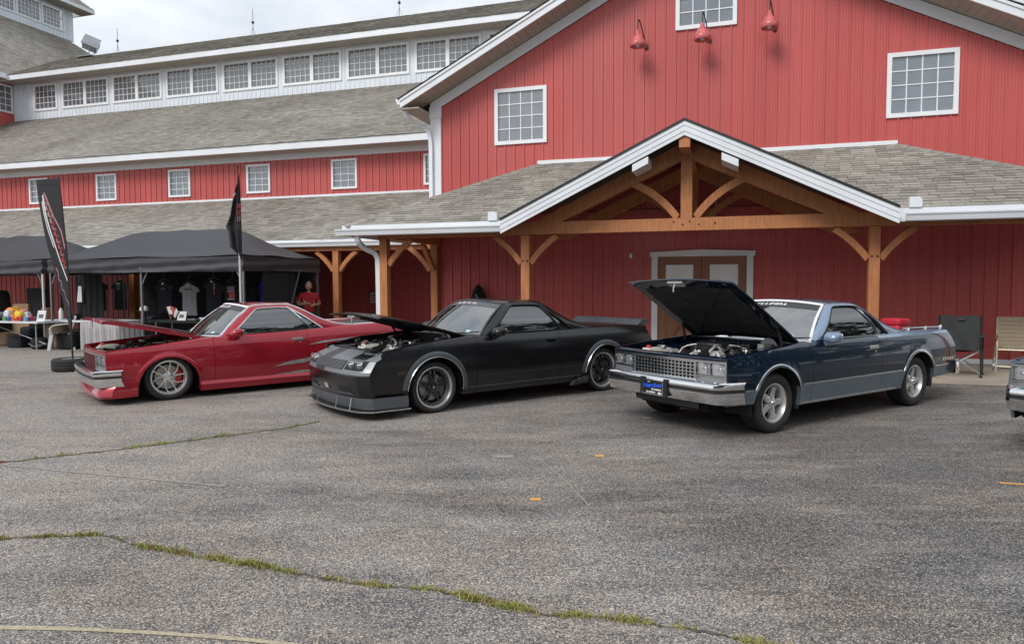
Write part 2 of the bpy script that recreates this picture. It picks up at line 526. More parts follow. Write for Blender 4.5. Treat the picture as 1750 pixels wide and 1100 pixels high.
def ground_strip(name, pts, w, mat, z, jitter=0.0, kind='structure'):
    m = MB(); L, Rr = [], []
    for i, p in enumerate(pts):
        a, b = pts[max(0, i - 1)], pts[min(len(pts) - 1, i + 1)]
        d = Vector((b[0] - a[0], b[1] - a[1], 0)).normalized(); s = Vector((-d.y, d.x, 0))
        ww = w * (1 + random.uniform(-jitter, jitter)) / 2
        L.append((p[0] + s.x * ww, p[1] + s.y * ww, z)); Rr.append((p[0] - s.x * ww, p[1] - s.y * ww, z))
    m.grid([L, Rr], flip=True)
    o = m.build(name, mat, recalc=False)
    if kind: tag(o, kind=kind)
    return o
def px2ground(px, py, z=0.0):
    fw = Vector((0, math.cos(PITCH), -math.sin(PITCH))); rt = Vector((1, 0, 0)); up = rt.cross(fw)
    r2 = rt * math.cos(R(0.22)) - up * math.sin(R(0.22)); u2 = r2.cross(fw)
    d = fw + r2 * ((px - 875) / 1200) - u2 * ((py - 550) / 1200)
    k = (z - CAM_H) / d.z
    return (d.x * k, d.y * k)
crack_near = [(-3.39, 4.41), (-3.1, 4.47), (-2.72, 4.50), (-2.60, 4.48), (-2.44, 4.35), (-2.16, 4.24), (-1.80, 4.10), (-1.44, 3.98), (-1.06, 3.81), (-0.70, 3.70), (-0.42, 3.66), (-0.23, 3.56), (-0.015, 3.45), (0.18, 3.37), (0.38, 3.355), (0.60, 3.29), (0.84, 3.22), (1.09, 3.11), (1.35, 2.98)]
crack_far = [(-6.8, 5.95), (-4.66, 6.41), (-4.1, 6.75), (-3.65, 7.07), (-3.38, 7.27), (-2.9, 7.63), (-2.55, 7.9), (-2.3, 8.25)]
def wig(pts, a, n):
    out = []
    for p in resample(pts, n):
        out.append((p[0] + random.uniform(-a, a), p[1] + random.uniform(-a, a)))
    return out
crack_near, crack_far = wig(crack_near, 0.011, 170), wig(crack_far, 0.016, 120)
ground_strip('pavement_crack', crack_near, 0.015, 'crack_soil', 0.004, 0.7)
ground_strip('pavement_crack', crack_far, 0.03, 'crack_soil', 0.004, 0.5)
def grass_along(name, pts, density, hmin, hmax, spread, label, seed):
    rnd = random.Random(seed); m = MB(); pts = resample(pts, 400)
    for i, p in enumerate(pts):
        k = (math.sin(i * 0.11 + seed) + math.sin(i * 0.043 + 2) + math.sin(i * 0.29)) / 3
        k += 0.45 * math.sin(i * 1.7 + seed * 3) * math.sin(i * .61)
        if k < -0.32: continue
        dens = density * (0.25 + 1.3 * max(0, k + 0.25)); dry = rnd.random() < 0.35 + 0.3 * math.sin(i * 0.07)
        for _ in range(int(dens)):
            x, y = p[0] + rnd.gauss(0, spread), p[1] + rnd.gauss(0, spread)
            h = rnd.uniform(hmin, hmax) * (0.6 + 0.5 * max(0, k + 0.3)); a = rnd.uniform(0, 6.283); w = rnd.uniform(0.002, 0.0042)
            lean = rnd.uniform(0.2, 1.3) * h; b = rnd.uniform(0, 6.283)
            dx, dy = math.cos(a) * w, math.sin(a) * w; lx, ly = math.cos(b) * lean, math.sin(b) * lean
            c = rnd.choice([(0.27, 0.31, 0.06), (0.33, 0.36, 0.10), (0.21, 0.26, 0.05), (0.40, 0.38, 0.14)])
            if rnd.random() < 0.03: h *= 2.2; lean *= 1.6; dry = True
            if dry and rnd.random() < 0.75: c = rnd.choice([(0.42, 0.33, 0.16), (0.34, 0.25, 0.12), (0.30, 0.27, 0.11)])
            n = m.add([(x - dx, y - dy, 0.002), (x + dx, y + dy, 0.002), (x + dx * .7 + lx * .4, y + dy * .7 + ly * .4, h * .6),
                       (x - dx * .7 + lx * .4, y - dy * .7 + ly * .4, h * .6), (x + lx, y + ly, h)])
            m.face((n, n + 1, n + 2, n + 3), 0, c); m.face((n + 3, n + 2, n + 4), 0, c)
    tag(m.build(name, 'grass', weld=False, recalc=False), label, 'grass', kind='stuff')
grass_along('crack_grass', crack_near, 22, 0.010, 0.034, 0.015, 'dry green grass growing along the long crack in the foreground asphalt', 3)
grass_along('crack_grass', crack_far, 7, 0.012, 0.04, 0.02, 'thin grass line in the crack running up to the black car', 5)
# faded paint
ground_strip('painted_line', [px2ground(x, y) for x, y in ((-60, 1072), (60, 1073), (150, 1076), (240, 1080), (330, 1086), (420, 1093), (520, 1104))], 0.035, 'paint_yellow', 0.004, 0.25)
ground_strip('painted_line', resample([px2ground(x, y) for x, y in ((10, 795), (120, 806), (250, 818), (385, 831))], 20), 0.04, 'paint_pale', 0.004, 0.5)
ground_strip('painted_line', [px2ground(x, y) for x, y in ((1708, 825), (1752, 828), (1850, 836))], 0.05, 'paint_orange', 0.004, 0.1)
ground_strip('painted_line', resample([px2ground(x, y) for x, y in ((918, 782), (960, 815), (1008, 865))], 14), 0.012, 'paint_pale', 0.004, 0.6)
def patch(px, py, w, d, mat):
    x, y = px2ground(px, py); n = 4
    pts = []
    for k in range(n):
        a = 2 * math.pi * (k + .5) / n + random.uniform(-.12, .12)
        q = max(abs(math.cos(a)), abs(math.sin(a)))
        pts.append((x + math.cos(a) / q * w / 2 * random.uniform(.85, 1.05), y + math.sin(a) / q * d / 2 * random.uniform(.85, 1.05), 0.004))
    tag(MB().poly(pts).build('paint_patch', mat, recalc=False), kind='structure')
patch(1024, 779, 0.095, 0.10, 'paint_orange'); patch(915, 853, 0.09, 0.08, 'paint_orange')
patch(455, 739, 0.09, 0.09, 'paint_pale'); patch(861, 780, 0.22, 0.12, 'paint_pale')
patch(2, 790, 0.10, 0.05, 'print_red'); patch(1105, 714, 0.10, 0.10, 'paint_yellow')

# porch slabs
def slab(u0, u1, n0, n1, z):
    m = MB(); c = [bw(u0, n1), bw(u1, n1), bw(u1, n0), bw(u0, n0)]
    m.hexa([(p.x, p.y, -0.1) for p in c] + [(p.x, p.y, z) for p in c])
    tag(m.build('porch_slab', 'concrete'), kind='structure')
slab(-12.35, 6.0, -0.2, 3.12, 0.02)
slab(-40.0, -12.36, -4.0, -0.3, 0.016)

# ================================================================ buildings
PITCH9 = 0.2286
RIB = [(0, 0), (0.010, 0.024), (0.038, 0.024), (0.048, 0), (0.104, 0), (0.110, 0.005), (0.121, 0.005), (0.127, 0), (0.160, 0), (0.166, 0.005), (0.177, 0.005), (0.183, 0)]
def siding(parent, u0, u1, y, zb, ztop, holes=(), mat='red_siding', name='siding_panel', panel=4, axis='u', flip=1):
    """ribbed sheets, four ribs wide each; axis 'u': sheet faces -y; axis 'y': sheet runs along y at x = given and faces +x"""
    k0 = 0
    n = int(math.ceil((u1 - u0) / (PITCH9 * panel) - 1e-6))
    for k in range(n):
        a, b = u0 + k * PITCH9 * panel, min(u1, u0 + (k + 1) * PITCH9 * panel)
        pr = []
        for r in range(panel):
            for dx, h in RIB:
                pr.append((a + r * PITCH9 + dx, h))
        pr.append((a + panel * PITCH9, 0.0))
        pr = [q for q in pr if q[0] <= b + 1e-6]
        if pr[-1][0] < b - 1e-4: pr.append((b, pr[-1][1]))
        for h in holes:
            for e in (h[0], h[1]):
                if a < e < b:
                    pr.append((e, interp(e, pr))); pr.sort()
        m, m_up = MB(), MB(); whole = any(h[0] <= a + 1e-4 and h[1] >= b - 1e-4 for h in holes)
        for (p, hp), (q, hq) in zip(pr, pr[1:]):
            if q - p < 1e-5: continue
            um = (p + q) / 2; spans = [(zb, None)]
            for h in sorted(holes, key=lambda h: h[2]):
                if h[0] < um < h[1]:
                    lo0 = spans.pop()[0]
                    if h[2] > lo0: spans.append((lo0, h[2]))
                    spans.append((h[3], None))
            for lo, hi in spans:
                t0 = ztop(p) if hi is None else hi; t1 = ztop(q) if hi is None else hi
                tgt = m_up if (whole and hi is None) else m
                if axis == 'u': tgt.poly([(p, y - hp, lo), (q, y - hq, lo), (q, y - hq, t1), (p, y - hp, t0)])
                else: tgt.poly([(y + hp * flip, p, lo), (y + hq * flip, q, lo), (y + hq * flip, q, t1), (y + hp * flip, p, t0)])
        for q in (m, m_up):
            if q.v: q.build(name, mat, parent, recalc=False)

def make_window(parent, u0, u1, z0, z1, y, cols, rows, fw=0.07, mun=0.018, sashes=1, depth=0.45, glass='window_glass', room='room_grey', single=True, name='window', xf=None, proud=0.035):
    """frame ring (part) > muntins, panes, recess. xf maps local (u,y,z)"""
    f = MB()
    f.box(u0, u1, y - proud, y + 0.06, z1 - fw, z1); f.box(u0, u1, y - proud - 0.006, y + 0.06, z0, z0 + fw)
    f.box(u0, u0 + fw, y - proud, y + 0.06, z0 + fw, z1 - fw); f.box(u1 - fw, u1, y - proud, y + 0.06, z0 + fw, z1 - fw)
    gap = 0.16 if sashes == 2 else 0
    sw = (u1 - u0 - 2 * fw - gap * (sashes - 1)) / sashes
    if sashes == 2: f.box(u0 + fw + sw, u0 + fw + sw + gap, y - proud, y + 0.06, z0 + fw, z1 - fw)
    w = f.build(name, 'frame_white', parent)
    mu = MB(); gy = y + 0.02; panes = []
    for s in range(sashes):
        a = u0 + fw + s * (sw + gap); b = a + sw; zl, zh = z0 + fw, z1 - fw
        for c in range(1, cols):
            x = a + sw * c / cols; mu.box(x - mun / 2, x + mun / 2, gy - 0.016, gy - 0.002, zl, zh)
        for r in range(1, rows):
            z = zl + (zh - zl) * r / rows; mu.box(a, b, gy - 0.018, gy - 0.004, z - mun / 2, z + mun / 2)
        if single: panes.append((a, b, zl, zh))
        else:
            for c in range(cols):
                for r in range(rows):
                    panes.append((a + sw * c / cols, a + sw * (c + 1) / cols, zl + (zh - zl) * r / rows, zl + (zh - zl) * (r + 1) / rows))
    mu.build('muntins', 'frame_white', w)
    for a, b, zl, zh in panes:
        MB().poly([(a, gy, zl), (b, gy, zl), (b, gy + random.uniform(-.002, .002), zh), (a, gy, zh)]).build('pane', glass, w, recalc=False)
    r = MB(); a, b, zl, zh, yb = u0 + fw * .6, u1 - fw * .6, z0 + fw * .6, z1 - fw * .6, y + depth
    r.poly([(a, yb, zl), (b, yb, zl), (b, yb, zh), (a, yb, zh)])
    for q in ([(a, y + .061, zl), (a, yb, zl), (a, yb, zh), (a, y + .061, zh)], [(b, y + .061, zl), (b, yb, zl), (b, yb, zh), (b, y + .061, zh)],
              [(a, y + .061, zl), (b, y + .061, zl), (b, yb, zl), (a, yb, zl)], [(a, y + .061, zh), (b, y + .061, zh), (b, yb, zh), (a, yb, zh)]): r.poly(q)
    r.build('recess', room, w, recalc=False)
    return w

SH_COL = [(0.335, 0.315, 0.285), (0.31, 0.29, 0.262), (0.355, 0.335, 0.305), (0.285, 0.267, 0.242), (0.33, 0.312, 0.286), (0.255, 0.238, 0.215)]
def shingle_roof(parent, name, eave_o, eu, es, slen, ext, single=0, tabw=0.24, expo=0.135, shade=1.0, seed=1, thick=0.012):
    """ext(s) -> (umin,umax) along eu at slope distance s. The first `single` tabs are objects of their own."""
    rnd = random.Random(seed)
    eave_o, eu, es = Vector(eave_o), Vector(eu).normalized(), Vector(es).normalized()
    nn = eu.cross(es).normalized()
    if nn.z < 0: nn = -nn
    base = MB(); k = 24
    pts = []
    for i in range(k + 1):
        s = slen * i / k; a, b = ext(s); pts.append((eave_o + eu * a + es * s - nn * .012, eave_o + eu * b + es * s - nn * .012))
    base.grid([[p[0] for p in pts], [p[1] for p in pts]])
    root = base.build(name, 'roof_under', parent, recalc=False)
    rest = MB(); cnt = 0; s = 0.0; row = 0
    while s < slen - 0.02:
        e = min(expo, slen - s); a, b = ext(s + e * .5)
        x = a - rnd.uniform(0, tabw)
        while x < b:
            w = tabw * rnd.uniform(.72, 1.2); l, h = max(a, x), min(b, x + w); x += w
            if h - l < 0.02: continue
            c = rnd.choice(SH_COL); q = rnd.uniform(.90, 1.08) * shade; c = tuple(v * q for v in c)
            t = thick * rnd.uniform(.7, 1.35); dr = rnd.uniform(-.006, .006)
            P = lambda uu, ss, hh: eave_o + eu * uu + es * ss + nn * hh
            g_ = 0.003
            p0, p1 = P(l + g_, s - .012 + dr, t), P(h - g_, s - .012 + dr, t); p2, p3 = P(h - g_, s + e, .001), P(l + g_, s + e, .001)
            b0, b1 = P(l + g_, s - .012 + dr, -.004), P(h - g_, s - .012 + dr, -.004)
            m = MB() if cnt < single else rest
            n = m.add([p0, p1, p2, p3, b0, b1])
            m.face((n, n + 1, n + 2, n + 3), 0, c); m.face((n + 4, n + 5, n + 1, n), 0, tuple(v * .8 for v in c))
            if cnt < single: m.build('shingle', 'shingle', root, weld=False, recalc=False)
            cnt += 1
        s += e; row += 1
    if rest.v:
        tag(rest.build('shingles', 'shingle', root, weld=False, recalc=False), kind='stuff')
    return root
def gutter(parent, a, b, out, name='gutter', h=0.125, d=0.11):
    a, b, out = Vector(a), Vector(b), Vector(out).normalized(); up = Vector((0, 0, 1)); m = MB()
    prof = [(0, 0), (0, -h), (d * .62, -h), (d * .80, -h * .45), (d, -h * .2), (d, 0), (d - .012, 0), (d - .012, -h * .2), (d * .62, -h + .015), (.01, -h + .015), (.01, 0)]
    rows = [[p + out * x + up * z for x, z in prof] for p in (a, b)]
    k = len(m.v); m.grid(rows, cv=True)
    m.poly([a + out * x + up * z for x, z in prof[:6]]); m.poly([b + out * x + up * z for x, z in prof[:6]])
    return m.build(name, 'white_trim', parent)

# ---------------------------------------------------------------- gable barn with the porch
barn = thing('gable_barn', 'red ribbed-metal gable barn with white trim and timber entrance porch', 'building', BO, BA)
UC, SLP = -5.36, 0.5
roof_top = lambda u: 9.37 - SLP * abs(u - UC)
wall_top = lambda u: 8.90 - SLP * abs(u - UC)
W_L, W_R = -11.75, 1.03
win_holes = [(-10.06, -8.92, 4.92, 6.09), (-5.93, -4.79, 7.11, 8.30), (-1.80, -0.66, 4.95, 6.10)]
door_hole = (-6.33, -4.46, 0.0, 2.20)
wall = MB().box(W_L, W_R, 0.55, 0.6, 0, 5.6).build('gable_wall', 'room_dark', barn)
siding(wall, W_L + .26, W_R - .26, 0.0, 0.10, wall_top, win_holes + [door_hole])
for a_, b_ in ((W_L, W_L + .26), (W_R - .26, W_R)): siding(wall, a_, b_, 0.0, .10, lambda u: 3.21)
MB().box(W_L, -6.46, -.03, .02, 0.0, 0.11).box(-4.33, W_R, -.03, .02, 0.0, .11).build('base_trim', 'white_trim', barn)
# corner boards, capitals, frieze, fascia, soffit
for s, a, b in ((1, W_L, W_L + .27), (-1, W_R - .27, W_R)):
    MB().box(a, b, -.04, .5, 3.2, 5.60).box(a - .02, b + .02, -.06, .5, 5.60, 5.86).build('corner_board', 'white_trim', barn)
for s in (-1, 1):
    A = lambda d, off: (UC + s * d, 9.37 - SLP * d - off)
    fr, fa, so = MB(), MB(), MB()
    p = [A(0, .20), A(6.86, .20), A(6.86, .40), A(6.42, .455), A(0, .455)]
    fr.prism([A(0, .22), A(6.39, .22), A(6.39, .46), A(0, .46)], lambda a, b, d: (a, d, b), -.045, -.02)
    fr.build('frieze_board', 'white_trim', barn)
    fa.prism([A(0, .0), A(6.86, .0), A(6.86, .215), A(0, .215)], lambda a, b, d: (a, d, b), -.72, -.69)
    fa.prism([A(0, .012), A(6.86, .012), A(6.86, .07), A(0, .07)], lambda a, b, d: (a, d, b), -.745, -.72)
    fa.build('rake_fascia', 'white_trim', barn)
    d = 0.0
    while d < 6.8:
        e = min(6.84, d + .155)
        so.hexa([(A(d + .006, .2)[0], -.69, A(d + .006, .2)[1]), (A(e, .2)[0], -.69, A(e, .2)[1]), (A(e, .2)[0], -.02, A(e, .2)[1]), (A(d + .006, .2)[0], -.02, A(d + .006, .2)[1]),
                 (A(d + .006, .19)[0], -.69, A(d + .006, .19)[1]), (A(e, .19)[0], -.69, A(e, .19)[1]), (A(e, .19)[0], -.02, A(e, .19)[1]), (A(d + .006, .19)[0], -.02, A(d + .006, .19)[1])])
        d += .155
    so.build('soffit', 'soffit', barn)
    shingle_roof(barn, 'roof_slope', (UC + s * 6.90, -.76, roof_top(UC + s * 6.90) + .012), (0, 1, 0), (-s * 1, 0, SLP), 7.71, lambda q: (0.0, 16.0), tabw=.33, expo=.30, seed=11 + s)
gutter(barn, (W_L - .47, -.72, 5.93), (W_L - .47, 3.3, 5.93), (-1, 0, 0))
MB().box(W_L - .47, W_L, -.69, 3.4, 5.70, 5.725).build('eave_soffit', 'soffit', barn)
side = MB().box(W_L + .3, W_L + .33, .5, 16, 0, 5.6).build('side_wall', 'room_dark', barn)
siding(side, 0.5, 6.0, W_L, 0.1, lambda u: 5.7, axis='y', flip=-1)
ds = smooth_poly([(W_L - .42, -.52, 5.82), (W_L - .42, -.52, 5.58), (W_L - .30, -.30, 5.46), (W_L - .12, -.09, 5.40), (W_L + .03, -.085, 5.20), (W_L + .03, -.085, 4.4), (W_L + .03, -.085, 2.9)], 2)
MB().sweep(ds, [(-.045, -.035), (.045, -.035), (.045, .035), (-.045, .035)], up=(0, 1, 0)).build('downspout', 'white_trim', barn, smooth=40)
# big square windows
for i, (a, b, c, d) in enumerate(win_holes):
    w = make_window(barn, a - .06, b + .06, c - .06, d + .06, -.005, 4, 4, fw=.085, mun=.021, depth=.5, single=False, room=['room_grey', 'room_grey', 'curtain_blue'][i])
    if i == 0:
        for k, x in enumerate((a + .26, b - .22)):
            t = MB()
            for j in range(4): t.lathe([(.10 - .02 * j, .06 + .085 * j), (.02, .19 + .085 * j)], (x, .2, c + .02), n=9)
            t.lathe([(0.02, 0), (.02, .1)], (x, .2, c + .02), n=6)
            t.build('ornament_tree', 'tinsel', w)
        pm = MB()
        for k in range(9):
            a_ = k * 6.283 / 9; pm.ball((a + .60 + math.cos(a_) * .055, .22 + math.sin(a_) * .055, c + .11), .075, .075, .09, 8, 6)
        pm.tube([(a + .6, .22, c + .18), (a + .615, .22, c + .24)], .012, 6)
        pm.build('pumpkin', 'pumpkin', w, smooth=50)
    if i == 2:
        for x, z, r in ((a + .20, c + .14, .075), (a + .44, c + .10, .06), (b - .36, c + .15, .08), (b - .14, c + .12, .07)):
            MB().ball((x, .22, z), r, r * .7, r * 1.3, 8, 6).build('ornament', 'tinsel', w, smooth=50)

# timber porch ----------------------------------------------------
PN = 2.8                                   # front face of the posts
def post(u, n, z1=2.56, w=.165, z0=0.02):
    return MB().box(u - w / 2, u + w / 2, -n, -n + w, z0, z1).build('post', 'timber', barn)
def brace(parent, p0, p1, y0, y1, bow, w=.105, name='brace'):
    a, b = Vector((p0[0], p0[1])), Vector((p1[0], p1[1])); d = (b - a).normalized(); q = Vector((-d.y, d.x)); pts = []
    N = 10; lo, hi = [], []
    for i in range(N + 1):
        t = i / N; c = a.lerp(b, t) + q * (bow * 4 * t * (1 - t)); lo.append(c - q * w / 2); hi.append(c + q * w / 2)
    m = MB()
    for i in range(N):
        m.hexa([(lo[i].x, y0, lo[i].y), (lo[i + 1].x, y0, lo[i + 1].y), (lo[i + 1].x, y1, lo[i + 1].y), (lo[i].x, y1, lo[i].y),
                (hi[i].x, y0, hi[i].y), (hi[i + 1].x, y0, hi[i + 1].y), (hi[i + 1].x, y1, hi[i + 1].y), (hi[i].x, y1, hi[i].y)])
    return m.build(name, 'timber', parent)
PL, PR_, PC = -8.58, -2.49, -5.56
for u in (-11.62, PL, PR_, 1.25): post(u, PN)
post(-11.64, .17)
brace(barn, (-11.76, 1.95), (-12.30, 2.50), -.15, -.06, -.035)
MB().beam((-11.64, -.20, 1.98), (-11.64, -.78, 2.54), .10, .11).build('brace', 'timber', barn)
for u in (PL, PR_, -11.62, 1.25):
    for s in (-1, 1):
        if (u, s) in ((-11.62, -1), (1.25, 1)): continue
        brace(barn, (u + s * .10, 2.02), (u + s * .62, 2.53), -PN + .03, -PN + .12, s * .035)
        if u in (PL, PR_):
            for z in (2.06, 2.58):
                MB().lathe([(0, -.012), (.018, -.012), (.018, 0)], (u + s * .045, -PN, z), 'y', 8).build('peg', 'dark_iron', barn)
yb0, yb1 = -PN - .003, -PN + .172
MB().box(PL - .35, PR_ + .35, yb0 - .02, yb1, 2.565, 2.79).build('tie_beam', 'timber', barn)
MB().box(-11.75, PL - .36, yb0 + .02, yb1, 2.56, 2.74).build('eave_beam', 'timber', barn)
MB().box(PR_ + .36, 1.4, yb0 + .02, yb1, 2.56, 2.74).build('eave_beam', 'timber', barn)
MB().box(-11.71, -11.54, -PN + .18, .62, 2.56, 2.74).build('side_beam', 'timber', barn)
for v, (yf, yk) in enumerate(((-PN - .02, -PN + .16), (-.55, -.40))):
    MB().box(PC - .10, PC + .10, yf, yk, 2.792, 4.06).build('king_post', 'timber', barn)
    for s in (-1, 1):
        p0, p1 = Vector((PC + s * 3.25, 2.60)), Vector((PC + s * .02, 4.15)); d = (p1 - p0).normalized(); q = Vector((-d.y, d.x))
        if q.y < 0: q = -q
        MB().prism([tuple(p0), tuple(p1), tuple(p1 - q * .27), tuple(p0 - q * .0 + d * .5 - q * .24)], lambda a, b, e: (a, e, b), yf + .01, yk - .01).build('rafter', 'timber', barn)
        brace(barn, (PC + s * .16, 2.80), (PC + s * 1.12, 3.50), yf + .03, yk - .03, s * .10, .13)
for x in (-.22, -.06, .06, .22, .5):
    MB().lathe([(0, -.012), (.016, -.012), (.016, 0)], (PC + x, yb0 - .02, 2.70 + .03 * math.sin(x * 20)), 'y', 8).build('peg', 'dark_iron', barn)
# portico roof: two slopes cut along the valleys, rake boards with shadow line
PZ, PS = 4.385, 0.48
for s in (-1, 1):
    m = MB(); zz = lambda d: PZ - PS * d
    top = [(PC, 0, zz(0)), (PC, -3.5, zz(0)), (PC + s * 3.26, -3.5, zz(3.26)), (PC + s * 3.24, -3.22, zz(3.24))]
    n = m.add(top + [(x, y, z - .10) for x, y, z in top])
    m.face((n, n + 1, n + 2, n + 3)); m.face((n + 4, n + 7, n + 6, n + 5)); m.face((n + 1, n + 5, n + 6, n + 2)); m.face((n + 2, n + 6, n + 7, n + 3))
    m.build('portico_roof', 'roof_under', barn)
    A = lambda d, off: (PC + s * d, PZ - PS * d - off)
    for k, (o0, o1, y0, y1) in enumerate(((-.012, .030, -3.565, -3.5), (.032, .105, -3.548, -3.5), (.108, .20, -3.538, -3.5), (.203, .27, -3.528, -3.5))):
        MB().prism([A(0, o0), A(3.28, o0), A(3.28, o1), A(0, o1)], lambda a, b, d: (a, d, b), y0, y1).build('rake_board', 'dark_iron' if k == 0 else 'white_trim', barn)
    c = A(.74, .36); ux, uz = .15 / math.hypot(1, PS), .15 * PS / math.hypot(1, PS)
    e = MB().hexa([(c[0] - ux, -3.52, c[1] + s * uz - .06), (c[0] + ux, -3.52, c[1] - s * uz - .06), (c[0] + ux, -2.9, c[1] - s * uz - .06), (c[0] - ux, -2.9, c[1] + s * uz - .06),
                   (c[0] - ux, -3.52, c[1] + s * uz + .06), (c[0] + ux, -3.52, c[1] - s * uz + .06), (c[0] + ux, -2.9, c[1] - s * uz + .06), (c[0] - ux, -2.9, c[1] + s * uz + .06)])
    e.build('purlin_end', 'white_trim', barn)
    # purlins and boards under the roof
    for d in ():
        a = A(d, .16); MB().beam((a[0], -3.3, a[1]), (a[0], 0, a[1]), .09, .12).build('purlin', 'timber', barn)
MB().box(PC - .09, PC + .09, -3.49, 0, 3.92, 4.14).build('ridge_beam', 'timber', barn)
# hip roof of the porch: two front slopes, ends, flashing, hip caps
EN, EZ, TZ = 3.22, 2.81, 4.38
ps = (TZ - EZ) / EN; sl = math.hypot(EN, TZ - EZ)
HL, HR = -9.03, -1.69
shingle_roof(barn, 'porch_roof', (0, -EN, EZ), (1, 0, 0), (0, 1, ps), sl, lambda s: (HL - EN * (1 - s / sl), PC - 3.25 * (1 - s / sl) + .0), single=150, seed=3)
shingle_roof(barn, 'porch_roof', (0, -EN, EZ), (1, 0, 0), (0, 1, ps), sl, lambda s: (PC + 3.25 * (1 - s / sl), HR + EN * (1 - s / sl)), single=150, seed=4)
shingle_roof(barn, 'porch_roof_end', (HL - EN, 0, EZ), (0, 1, 0), (1, 0, ps), sl, lambda s: (-EN * (1 - s / sl), 0.0), seed=5)
shingle_roof(barn, 'porch_roof_end', (HR + EN, 0, EZ), (0, -1, 0), (-1, 0, ps), sl, lambda s: (0.0, EN * (1 - s / sl)), seed=6)
for s, H in ((-1, HL), (1, HR)):
    a, b = Vector((H + s * EN, -EN, EZ)), Vector((H, 0, TZ)); d = (b - a); L = d.length; d.normalize(); k = 0; x = 0
    sd = d.cross(Vector((0, 0, 1))).normalized(); rnd = random.Random(9)
    while x < L - .05:
        e = min(L, x + .25); o = Vector((0, 0, .028)); lo = Vector((0, 0, -.045)); w = .13
        m = MB(); q_ = rnd.uniform(.85, 1.05); c = tuple(v * q_ for v in SH_COL[0])
        p0, p1 = a + d * (x - .015), a + d * e
        m.poly([p0 + o, p1 + o * .6, p1 + sd * w + lo, p0 + sd * w + lo + o * .35], 0, c); m.poly([p0 + o, p1 + o * .6, p1 - sd * w + lo, p0 - sd * w + lo + o * .35], 0, c)
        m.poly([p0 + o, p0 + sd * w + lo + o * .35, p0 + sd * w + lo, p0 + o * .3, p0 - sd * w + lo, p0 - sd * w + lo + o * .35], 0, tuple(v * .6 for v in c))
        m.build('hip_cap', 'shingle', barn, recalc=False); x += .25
for a, b in ((HL - .05, PC - .25), (PC + .25, HR + .05)):
    MB().box(a, b, -.05, .0, TZ - .03, TZ + .065).build('flashing', 'white_trim', barn)
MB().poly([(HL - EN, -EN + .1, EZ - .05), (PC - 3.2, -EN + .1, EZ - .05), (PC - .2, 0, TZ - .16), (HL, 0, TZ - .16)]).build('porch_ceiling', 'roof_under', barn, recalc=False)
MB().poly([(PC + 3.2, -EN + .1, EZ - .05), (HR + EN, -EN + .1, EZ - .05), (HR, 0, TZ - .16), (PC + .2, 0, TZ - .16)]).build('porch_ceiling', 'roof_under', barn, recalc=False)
for a, b in ((HL - EN - .05, PC - 3.30), (PC + 3.30, HR + EN)):
    MB().box(a, b, -EN - .022, -EN + .01, EZ - .22, EZ - .005).build('eave_fascia', 'white_trim', barn)
gutter(barn, (HL - EN - .16, -EN - .024, EZ - .085), (PC - 3.34, -EN - .024, EZ - .085), (0, -1, 0))
gutter(barn, (PC + 3.42, -EN - .024, EZ - .085), (HR + EN, -EN - .024, EZ - .085), (0, -1, 0))
gutter(barn, (HL - EN - .024, -EN, EZ - .085), (HL - EN - .024, -.5, EZ - .085), (-1, 0, 0))
for x in (PC - 3.52, PC + 3.56):
    MB().prism([(-.09, 0), (.09, 0), (.09, .12), (.05, .165), (-.09, .165)], lambda a, b, d: (x + a, d, EZ + .0 + b), -EN - .05, -EN + .06).build('splash_guard', 'white_trim', barn)
ds = smooth_poly([(-11.98, -EN + .02, EZ - .20), (-11.98, -EN + .03, EZ - .33), (-11.96, -2.95, EZ - .46), (-11.78, -2.74, EZ - .56), (-11.76, -2.74, EZ - .85), (-11.76, -2.74, .1)], 2)
MB().sweep(ds, [(-.05, -.035), (.05, -.035), (.05, .035), (-.05, .035)], up=(0, 1, 0)).build('downspout', 'white_trim', barn, smooth=40)
# doors
m = MB().box(-6.46, -6.33, -.05, .05, 0, 2.20).box(-4.46, -4.33, -.05, .05, 0, 2.20)
m.prism([(-6.50, 2.20), (-4.29, 2.20), (-4.29, 2.30), (-5.395, 2.345), (-6.50, 2.30)], lambda a, b, d: (a, d, b), -.055, .05)
m.build('door_trim', 'white_trim', barn)
for a, b in ((-6.325, -5.40), (-5.39, -4.465)):
    d = MB().box(a, b, .02, .07, .03, 2.195).build('door', 'door_brown', barn)
    f = MB(); w = .17
    f.box(a, a + w, .0, .02, .03, 2.195).box(b - w, b, .0, .02, .03, 2.195).box(a + w, b - w, .0, .02, 2.05, 2.195).box(a + w, b - w, .0, .02, 1.22, 1.38).box(a + w, b - w, .0, .02, .03, .2)
    f.build('stiles', 'door_brown', d)
    MB().box(a + w, b - w, .008, .02, 1.38, 2.02).build('panel', 'frame_white', d)
    cx, cz = (a + b) / 2, .71
    xb = MB()
    for p, q in (((a + w, .2), (b - w, 1.22)), ((a + w, 1.22), (b - w, .2))):
        xb.beam((p[0], .006, p[1]), (q[0], .006, q[1]), .024, .11, up=(0, 1, 0.0))
    xb.build('cross_brace', 'door_brown', d)
    MB().box(cx + (.36 if a < -5.5 else -.4), cx + (.40 if a < -5.5 else -.36), -.05, .0, 1.0, 1.16).build('handle', 'dark_iron', d)
MB().box(-6.95, -6.89, -.06, -.02, 2.18, 2.28).build('junction_box', 'white_trim', barn)
MB().tube([(-9.8, -.06, 3.25), (-1.2, -.06, 3.25)], .014, 6).tube([(-2.9, -.07, 3.1), (-2.9, -.07, 3.33)], .03, 6).build('conduit', 'dark_iron', barn)
for x in (-5.75, -5.1): MB().tube([(x, -.06, 2.85), (x, -.06, 3.9)], .012, 6).build('pipe', 'pipe_grey', barn)

